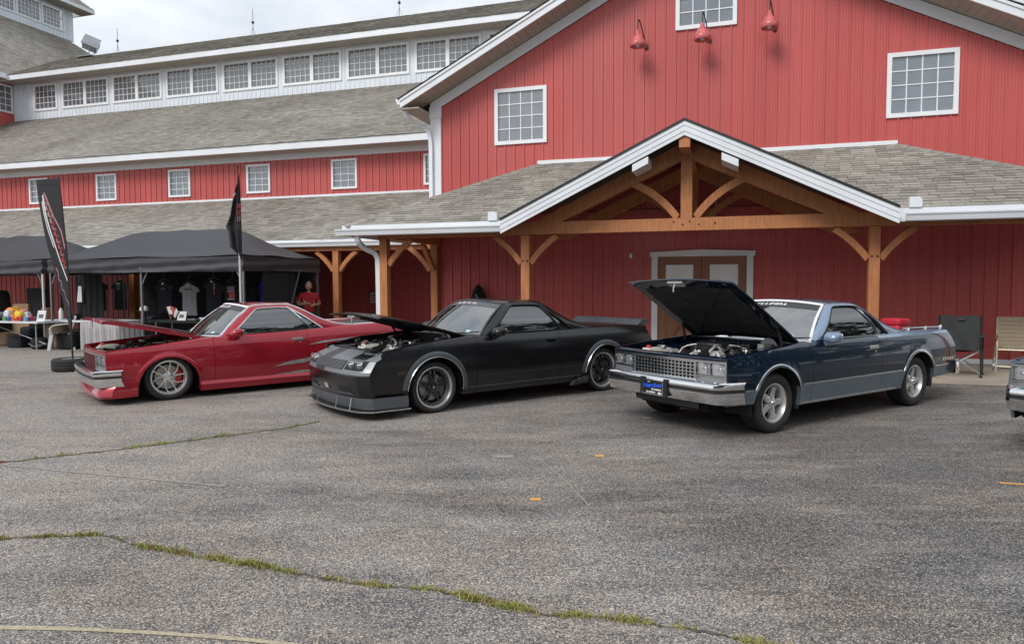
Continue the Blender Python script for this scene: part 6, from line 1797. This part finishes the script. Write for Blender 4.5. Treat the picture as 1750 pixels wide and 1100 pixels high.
def fstroke(pts, w, mat):
    rows = []
    for (u, v), (u2, v2) in zip(pts, pts[1:] + pts[-1:]):
        rows.append([fpt(u - w, v, .006), fpt(u + w, v + .004, .006)])
    MB().grid(rows).build('lettering', mat, ff)
# outline of the emblem, slanted block lettering and script
fstroke([(.74, .085), (.66, .12), (.58, .17), (.46, .24), (.30, .29), (.16, .34), (.10, .40), (.06, .45)], .030, 'print_pink')
fstroke([(.80, .10), (.80, .17), (.78, .24), (.70, .33), (.56, .44), (.42, .53), (.22, .61), (.06, .66)], .028, 'print_white')
fstroke([(.86, .14), (.86, .22), (.80, .32), (.66, .44)], .018, 'print_white')
for k in range(11):
    u, v = lerp(.72, .14, k / 10), lerp(.13, .55, k / 10)
    fstroke([(u - .08, v - .014), (u + .07, v), (u + .05, v + .024)], .045, 'print_pink' if k < 4 else 'print_red')
    fstroke([(u + .09, v + .018), (u - .02, v + .030), (u - .07, v + .016)], .028, 'print_red' if k % 2 else 'print_pink')
fstroke([(.80, .57), (.70, .60), (.78, .65), (.60, .66), (.66, .71), (.44, .73), (.46, .77), (.2, .80), (.05, .83)], .030, 'print_pink')
for v in (.86, .88, .905): fstroke([(.75, v), (.45, v + .004), (.15, v)], .02, 'grey_satin')
ty = MB().lathe([(.20, .03), (.215, .0), (.30, .0), (.325, .03), (.33, .05), (.318, .06), (.33, .07), (.33, .10), (.318, .11), (.33, .12), (.33, .17), (.318, .18), (.33, .19), (.325, .21), (.30, .235), (.215, .24), (.20, .21)], n=44)
tyre = ty.build('spare_tyre', 'rubber', None, smooth=30, loc=(-8.44, 13.38, 0)); tag(tyre, 'car tyre lying flat as the base of the feather flag', 'tyre')
MB().lathe([(.205, .04), (.20, .06), (.17, .08), (.06, .09), (0, .09)], n=32).lathe([(.202, .22), (.19, .215), (.185, .10)], n=32).build('rim', 'argent', tyre, smooth=40)

# tall flag pole at the tent corner --------------------------------------
fp = thing('flag_pole', 'tall pole with a limp black flag at the right tent corner', 'flag', (-6.06, 15.70, .163), 0)
fp.scale = (.9, .9, .9)
MB().tube([(0, 0, -.18), (0, 0, 2.4)], .028, 10).build('lower_pole', 'pole_white', fp, smooth=50)
MB().tube([(0, 0, 2.4), (0, 0, 4.52)], .012, 8).lathe([(.0, .07), (.03, .05), (.03, 0), (0, 0)], (0, 0, 4.5), n=8).build('upper_pole', 'dark_iron', fp, smooth=50)
rows = []
for v in range(31):
    f = v / 30; z = 4.42 - 2.05 * f; r = []
    for u in range(25):
        g = u / 24; spread = interp(f, [(0, .03), (.2, .15), (.5, .29), (.62, .40), (.7, .33), (.9, .30), (1, .05)])
        zz = z - .22 * g * (1 - f) + (.0 if f < .9 else -.12 * (1 - g))
        r.append((.045 - spread * g, .055 * math.sin(g * 12.5 + f * 2.2) * min(1, f * 3 + .15), zz))
    rows.append(r)
MB().grid(rows).build('cloth', 'flag_black', fp, smooth=60)
def fl2(g, f, o=.012):
    spread = interp(f, [(0, .03), (.2, .15), (.5, .29), (.62, .40), (.7, .33), (.9, .30), (1, .05)])
    return (.045 - spread * g, .055 * math.sin(g * 12.5 + f * 2.2) * min(1, f * 3 + .15) - o, 4.42 - 2.05 * f - .22 * g * (1 - f))
for g0, g1, f0, f1, m in ((.66, .95, .20, .24, 'print_white'), (.66, .95, .25, .275, 'print_pink'), (.66, .95, .29, .31, 'grey_satin'), (.05, .25, .38, .44, 'print_red'), (.05, .25, .46, .52, 'print_red'), (.06, .2, .53, .60, 'print_pink'), (.08, .2, .62, .70, 'grey_satin')):
    MB().grid([[fl2(lerp(g0, g1, i / 4), f0), fl2(lerp(g0, g1, i / 4), f1)] for i in range(5)]).build('lettering', m, fp)

# two people in red shirts at the right tent side -------------------------
def person(loc, rz, label, joints, radii, hair, head, face_dir=None):
    p = thing('person', label, 'person', loc, rz)
    names = list(joints); vid = {n: i for i, n in enumerate(names)}
    edges = [('pelvis', 'waist'), ('waist', 'chest'), ('chest', 'neck0'), ('neck0', 'neck1')]
    for s in 'lr':
        edges += [('chest', s + 'sh'), (s + 'sh', s + 'mid'), (s + 'mid', s + 'el'), (s + 'el', s + 'wr'), ('pelvis', s + 'hip'), (s + 'hip', s + 'kn'), (s + 'kn', s + 'an'), (s + 'an', s + 'toe')]
        edges += [(s + 'wr', s + 'palm')] + [(s + 'palm', s + 'f%d' % k) for k in range(5)]
    me = bpy.data.meshes.new('body'); me.from_pydata([joints[n] for n in names], [(vid[a], vid[b]) for a, b in edges], [])
    o = bpy.data.objects.new('body', me); col.objects.link(o)
    sk_ = o.modifiers.new('skin', 'SKIN'); sb = o.modifiers.new('sub', 'SUBSURF'); sb.levels = 2; sb.render_levels = 2
    for n in names:
        sv = me.skin_vertices[0].data[vid[n]]; r = radii.get(n) or radii[n[1:] if n[0] in 'lr' and n[1:] in radii else 'f']
        sv.radius = r if isinstance(r, tuple) else (r, r); sv.use_root = (n == 'pelvis')
    dg = bpy.context.evaluated_depsgraph_get(); m2 = bpy.data.meshes.new_from_object(o.evaluated_get(dg)); bpy.data.objects.remove(o, do_unlink=True)
    m2.materials.clear()
    for k in ('shirt_red', 'skin', 'jeans', 'dark_iron'): m2.materials.append(MATS[k])
    me2 = Vector(joints['lmid']), Vector(joints['rmid'])
    for f in m2.polygons:
        c = f.center; mi = 0
        if c.z < .93: mi = 2
        if c.z < .09: mi = 3
        for s in 'lr':
            sh, md, el, wr = (Vector(joints[s + k]) for k in ('sh', 'mid', 'el', 'wr'))
            arm = min((c - md.lerp(el, t)).length for t in (.45, .7, 1.0)); fore = min((c - el.lerp(wr, t)).length for t in (0, .2, .4, .6, .8, 1.0, 1.3, 1.55))
            if (fore < .085 or arm < .06) and c.z > .7: mi = 1
        if c.z > joints['neck0'][2] + .02: mi = 1
        f.material_index = mi; f.use_smooth = True
    b = bpy.data.objects.new('body', m2); col.objects.link(b); b.parent = p
    hx, hy, hz = head
    h = MB().ball((hx, hy, hz), .078, .098, .118, 24, 18)
    vs = []
    for x, y, z in h.v:
        dx, dy, dz_ = x - hx, y - hy, z - hz
        if dz_ < -.02: k = 1 - .28 * ((-dz_ - .02) / .1); dx *= k; dy = dy * (k if dy > 0 else (1 - .10 * ((-dz_ - .02) / .1)))
        if dy < 0 and abs(dx) < .02 and -.045 < dz_ < .012: dy -= .022 * (1 - abs(dx) / .02) * (1 - max(0, dz_ + .03) / .045)
        if dy < -.05 and .018 < abs(dx) < .048 and .0 < dz_ < .03: dy += .010
        vs.append((hx + dx, hy + dy, hz + dz_))
    h.v = vs
    for s in (-1, 1): h.ball((hx + s * .078, hy + .01, hz - .005), .012, .022, .032, 8, 6)
    hd_ = h.build('head', 'skin', p, smooth=70)
    for s in (-1, 1): MB().ball((hx + s * .032, hy - .083, hz + .014), .011, .008, .007, 8, 6).build('eye', 'dark_iron', hd_, smooth=60)
    MB().ball((hx, hy - .088, hz - .055), .024, .010, .005, 10, 6).build('mouth', 'print_red', hd_, smooth=60)
    rows = []
    for i in range(24):
        a = 2 * math.pi * i / 24; lim = interp(abs(math.sin(a / 2 + math.pi / 4 * 0)), [(0, .5), (1, .5)])
        front = max(0, -math.sin(a)); r = []
        for q in range(8):
            th = q / 7 * lerp(1.95, .85, front ** .7); r.append((hx + .085 * math.cos(a) * math.sin(th), hy + .006 + .105 * math.sin(a) * math.sin(th), hz + .004 + .126 * math.cos(th)))
        rows.append(r)
    MB().grid(rows, cu=True).build('hair', hair, p, smooth=60)
    return p
def std_joints(lel, lwr, rel, rwr):
    J = dict(pelvis=(0, 0, .93), waist=(0, 0, 1.06), chest=(0, .01, 1.27), neck0=(0, .015, 1.40), neck1=(0, .0, 1.47))
    for s, k, el, wr in (('l', 1, lel, lwr), ('r', -1, rel, rwr)):
        J.update({s + 'sh': (k * .17, .015, 1.345), s + 'hip': (k * .09, 0, .88), s + 'kn': (k * .10, -.01, .48), s + 'an': (k * .10, .02, .07), s + 'toe': (k * .11, -.14, .035)})
        sh = Vector(J[s + 'sh']); E_, Wv = Vector(el), Vector(wr); J[s + 'mid'] = tuple(sh.lerp(E_, .55)); J[s + 'el'] = el; J[s + 'wr'] = wr
        d = (Wv - E_).normalized(); side = d.cross(Vector((0, 0, 1))).normalized(); J[s + 'palm'] = tuple(Wv + d * .05)
        for q in range(4): J[s + 'f%d' % q] = tuple(Wv + d * (.125 - .012 * abs(q - 1)) + side * (.034 - .022 * q) - Vector((0, 0, .03)))
        J[s + 'f4'] = tuple(Wv + d * .075 - side * .045 * k + Vector((0, 0, .02)))
    return J
RAD = dict(pelvis=(.155, .115), waist=(.15, .11), chest=(.165, .12), neck0=(.06, .06), neck1=(.052, .052), sh=(.075, .08), mid=.062, el=.043, wr=.028, palm=(.034, .018), hip=.09, kn=.062, an=.045, toe=.04, f=.010)
person((-5.22, 18.05, 0), R(20), 'standing person in a red T-shirt with grey hair under the tent edge', std_joints((.27, .06, 1.11), (.10, -.20, 1.10), (-.27, .05, 1.11), (-.06, -.22, 1.14)), RAD, 'hair_grey', (0, -.02, 1.575))
person((-5.74, 18.02, 0), R(70), 'person in a red T-shirt mostly hidden behind the black curtain', std_joints((.30, -.10, 1.16), (.20, -.33, 1.12), (-.27, .05, 1.11), (-.10, -.18, 1.0)), RAD, 'hair_grey', (0, -.02, 1.56))

# ================================================================ things on the porch, right side
def camp_chair():
    c = thing('camp_chair', 'black folding camp chair standing behind the blue car', 'chair', (7.58, 11.85, .02), R(-36))
    # faces +y locally is away; the back is at y = 0
    rows = [[(-.29 + .58 * i / 12, -.02 - .03 * math.sin(math.pi * i / 12) - .05 * q / 8 + .018 * math.sin(i * 1.1 + q * .9) * (1 - q / 9), .46 + (.58 + .015 * math.sin(i * .9)) * q / 8) for q in range(9)] for i in range(13)]
    MB().grid(rows).build('backrest', 'camp_canvas', c, smooth=60)
    MB().ball((.02, -.115, .98), .06, .012, .022, 14, 8).build('back_badge', 'camp_olive', c, smooth=60)
    MB().grid([[(-.28 + .56 * i / 6, .0 + .50 * q / 6, .47 - .05 * math.sin(math.pi * i / 6) + .02 * q / 6) for q in range(7)] for i in range(7)]).build('seat', 'camp_canvas', c, smooth=60)
    for s in (-1, 1):
        MB().tube([(s * .31, .02, .0), (s * .30, -.02, .5), (s * .30, -.09, 1.05)], .014, 8, up=(0, 1, 0)).build('back_post', 'dark_iron', c)
        MB().tube([(s * .31, .50, .0), (s * .31, .48, .68)], .014, 8, up=(0, 1, 0)).build('leg', 'dark_iron', c)
        MB().tube([(s * .31, .02, .05), (s * .31, .48, .46)], .011, 7).tube([(s * .31, .50, .05), (s * .31, .0, .46)], .011, 7).build('side_cross', 'dark_iron', c)
        MB().sweep([(s * .31, -.06, .70), (s * .31, .2, .67), (s * .31, .52, .69)], [(-.04, -.01), (.04, -.01), (.04, .012), (-.04, .012)]).build('armrest', 'camp_canvas', c)
        for y in (.02, .50): MB().box(s * .31 - .025, s * .31 + .025, y - .025, y + .025, 0, .025).build('foot', 'dark_iron', c)
    for y in (.02, .5): MB().tube([(-.31, y, .06), (.31, y, .46)], .011, 7).tube([(.31, y, .06), (-.31, y, .46)], .011, 7).build('cross_bar', 'pipe_grey', c)
    return c
camp_chair()
lc = thing('lawn_chair', 'tan webbed aluminium lawn chair with wooden armrests at the right edge', 'chair', (8.99, 12.52, .02), R(-30))
for s in (-1, 1):
    MB().tube(smooth_poly([(s * .29, -.26, 0), (s * .27, -.20, .40), (s * .275, -.17, .60), (s * .275, .10, .62)], 1), .013, 8, up=(1, 0, 0)).build('front_leg', 'tube_cream', lc, smooth=50)
    MB().tube(smooth_poly([(s * .29, .30, 0), (s * .27, .16, .36), (s * .265, .02, .56)], 1), .013, 8, up=(1, 0, 0)).build('rear_leg', 'tube_cream', lc, smooth=50)
    MB().tube([(s * .25, -.22, .40), (s * .25, .20, .37), (s * .24, .34, .95)], .013, 8, up=(1, 0, 0)).build('frame_side', 'tube_cream', lc, smooth=50)
    MB().sweep(smooth_poly([(s * .285, -.24, .615), (s * .285, -.08, .635), (s * .28, .10, .632), (s * .275, .20, .60)], 2), [(-.022, -.012), (.022, -.012), (.026, .010), (-.026, .010)]).build('armrest', 'arm_wood', lc, smooth=50)
MB().tube([(-.25, -.22, .40), (.25, -.22, .40)], .013, 8).tube([(-.24, .34, .95), (.24, .34, .95)], .013, 8).tube([(-.28, -.22, .10), (.28, -.22, .10)], .010, 7).tube([(-.28, .26, .08), (.28, .26, .08)], .010, 7).build('cross_tube', 'tube_cream', lc)
for k in range(7):
    x = -.21 + .07 * k
    MB().grid([[(x - .031, .20 + .14 * q / 4, .385 + .565 * q / 4) , (x + .031, .20 + .14 * q / 4, .385 + .565 * q / 4)] for q in range(5)]).build('back_webbing', 'webbing_tan', lc)
    MB().grid([[(x - .031, -.22 + .42 * q / 4, .415 - .02 * math.sin(math.pi * q / 4)), (x + .031, -.22 + .42 * q / 4, .415 - .02 * math.sin(math.pi * q / 4))] for q in range(5)]).build('seat_webbing', 'webbing_tan', lc)
for k in range(8):
    f = (k + .5) / 8; MB().box(-.245, .245, .20 + .14 * f - .012, .20 + .14 * f - .006, .385 + .565 * f - .029, .385 + .565 * f + .029).build('cross_webbing', 'webbing_tan', lc)
wbt = thing('water_bottle', 'clear plastic water bottle on the porch slab between the chairs', 'bottle', (8.80, 12.75, .02))
MB().lathe([(0, 0), (.030, .0), (.033, .02), (.031, .05), (.033, .08), (.033, .13), (.026, .165), (.013, .185), (.013, .20)], n=18).build('body', 'clear_plastic', wbt, smooth=50)
MB().lathe([(.0331, .07), (.034, .072), (.034, .125), (.0331, .127)], n=18).build('label_band', 'print_white', wbt); MB().lathe([(.015, .198), (.015, .215), (0, .216)], n=12).build('cap', 'frame_white', wbt)
# red cooler in the bed of the blue car, black bundle against the barn wall, notice on the wing wall
co = thing('cooler', 'red cooler sticking up out of the blue pickup bed', 'cooler', (5.50, 10.06, .53), R(30))
bxm = MB().ball((0, 0, .26), .15, .15, .27, 20, 12, p=.35); bxm.build('body', 'cooler_red', co, smooth=50)
MB().ball((0, 0, .53), .16, .16, .05, 20, 8, p=.4).build('lid', 'cooler_red', co, smooth=50)
jb = thing('bagged_chair', 'black cloth bundle leaning on the barn wall behind the black car roof', 'bundle', bw(-10.42, .34, .02), BA)
rows = []
for q in range(13):
    f = q / 12; r = []
    for k in range(20):
        a = 2 * math.pi * k / 20; w = interp(f, [(0, .20), (.5, .22), (.8, .19), (.93, .12), (1, .02)]); fold = 1 + .10 * math.sin(a * 5 + f * 3) + .06 * math.sin(a * 3)
        r.append((w * fold * math.cos(a) - .08 * f * f, w * .6 * fold * math.sin(a) + .16 * f, 1.56 * f + .04 * math.sin(a * 2) * f))
    rows.append(r)
MB().grid(rows, cv=True).build('bag', 'cloth_black', jb, smooth=60)
MB().tube(smooth_poly([(-.05, -.10, 1.35), (.08, -.12, 1.15), (.10, -.14, .7)], 2), .010, 6).build('cord', 'pipe_grey', jb)
nb = thing('notice', 'white printed notice on the wing wall beside the porch post', 'notice', bw(-15.15, -3.5, 0), BA)
MB().box(-.19, .19, -.06, -.05, 1.05, 1.36).build('sheet', 'paper', nb)
for k in range(6): MB().box(-.16 + (.16 if k > 2 else 0), -.02 + (.16 if k > 2 else 0), -.064, -.06, 1.10 + .08 * (k % 3), 1.14 + .08 * (k % 3)).build('printed_block', 'grey_satin', nb)

# ================================================================ wood across the lot, behind the viewpoint (seen in the glass and paint)
rnd = random.Random(77); m = MB(); tr = MB()
for k in range(46):
    az_, rd_ = R(74 + 170 * k / 45 + rnd.uniform(-1, 1)), rnd.uniform(38, 46); x, y = rd_ * math.sin(az_), rd_ * math.cos(az_); hgt = rnd.uniform(12, 17) * (1.0 if az_ < R(150) else .6); w = rnd.uniform(2.8, 4.4)
    tr.tube([(x, y, 0), (x + rnd.uniform(-.3, .3), y, hgt * .6)], .2, 7)
    for q in range(620):
        a, b_ = rnd.uniform(0, 6.283), math.acos(rnd.uniform(-1, 1)); rr = rnd.uniform(.55, 1) ** .5
        px, py, pz = x + w * rr * math.cos(a) * math.sin(b_), y + w * rr * math.sin(a) * math.sin(b_), hgt * .55 + hgt * .46 * rr * math.cos(b_)
        s = rnd.uniform(.3, .6); t1_, t2_ = Vector((rnd.uniform(-1, 1), rnd.uniform(-1, 1), rnd.uniform(-1, 1))) * s, Vector((rnd.uniform(-1, 1), rnd.uniform(-1, 1), rnd.uniform(-1, 1))) * s
        p = Vector((px, py, max(.4, pz))); g_ = rnd.uniform(.6, 1.3)
        m.poly([p - t1_, p - t2_, p + t1_, p + t2_], 0, (.035 * g_, .060 * g_, .018 * g_))
wd = m.build('far_wood', 'leaf', None, weld=False, recalc=False); tag(wd, 'dark leafy wood across the car park, mirrored in the car windows', 'wood', kind='stuff')
tag(tr.build('trunks', 'bark', wd), kind='stuff')
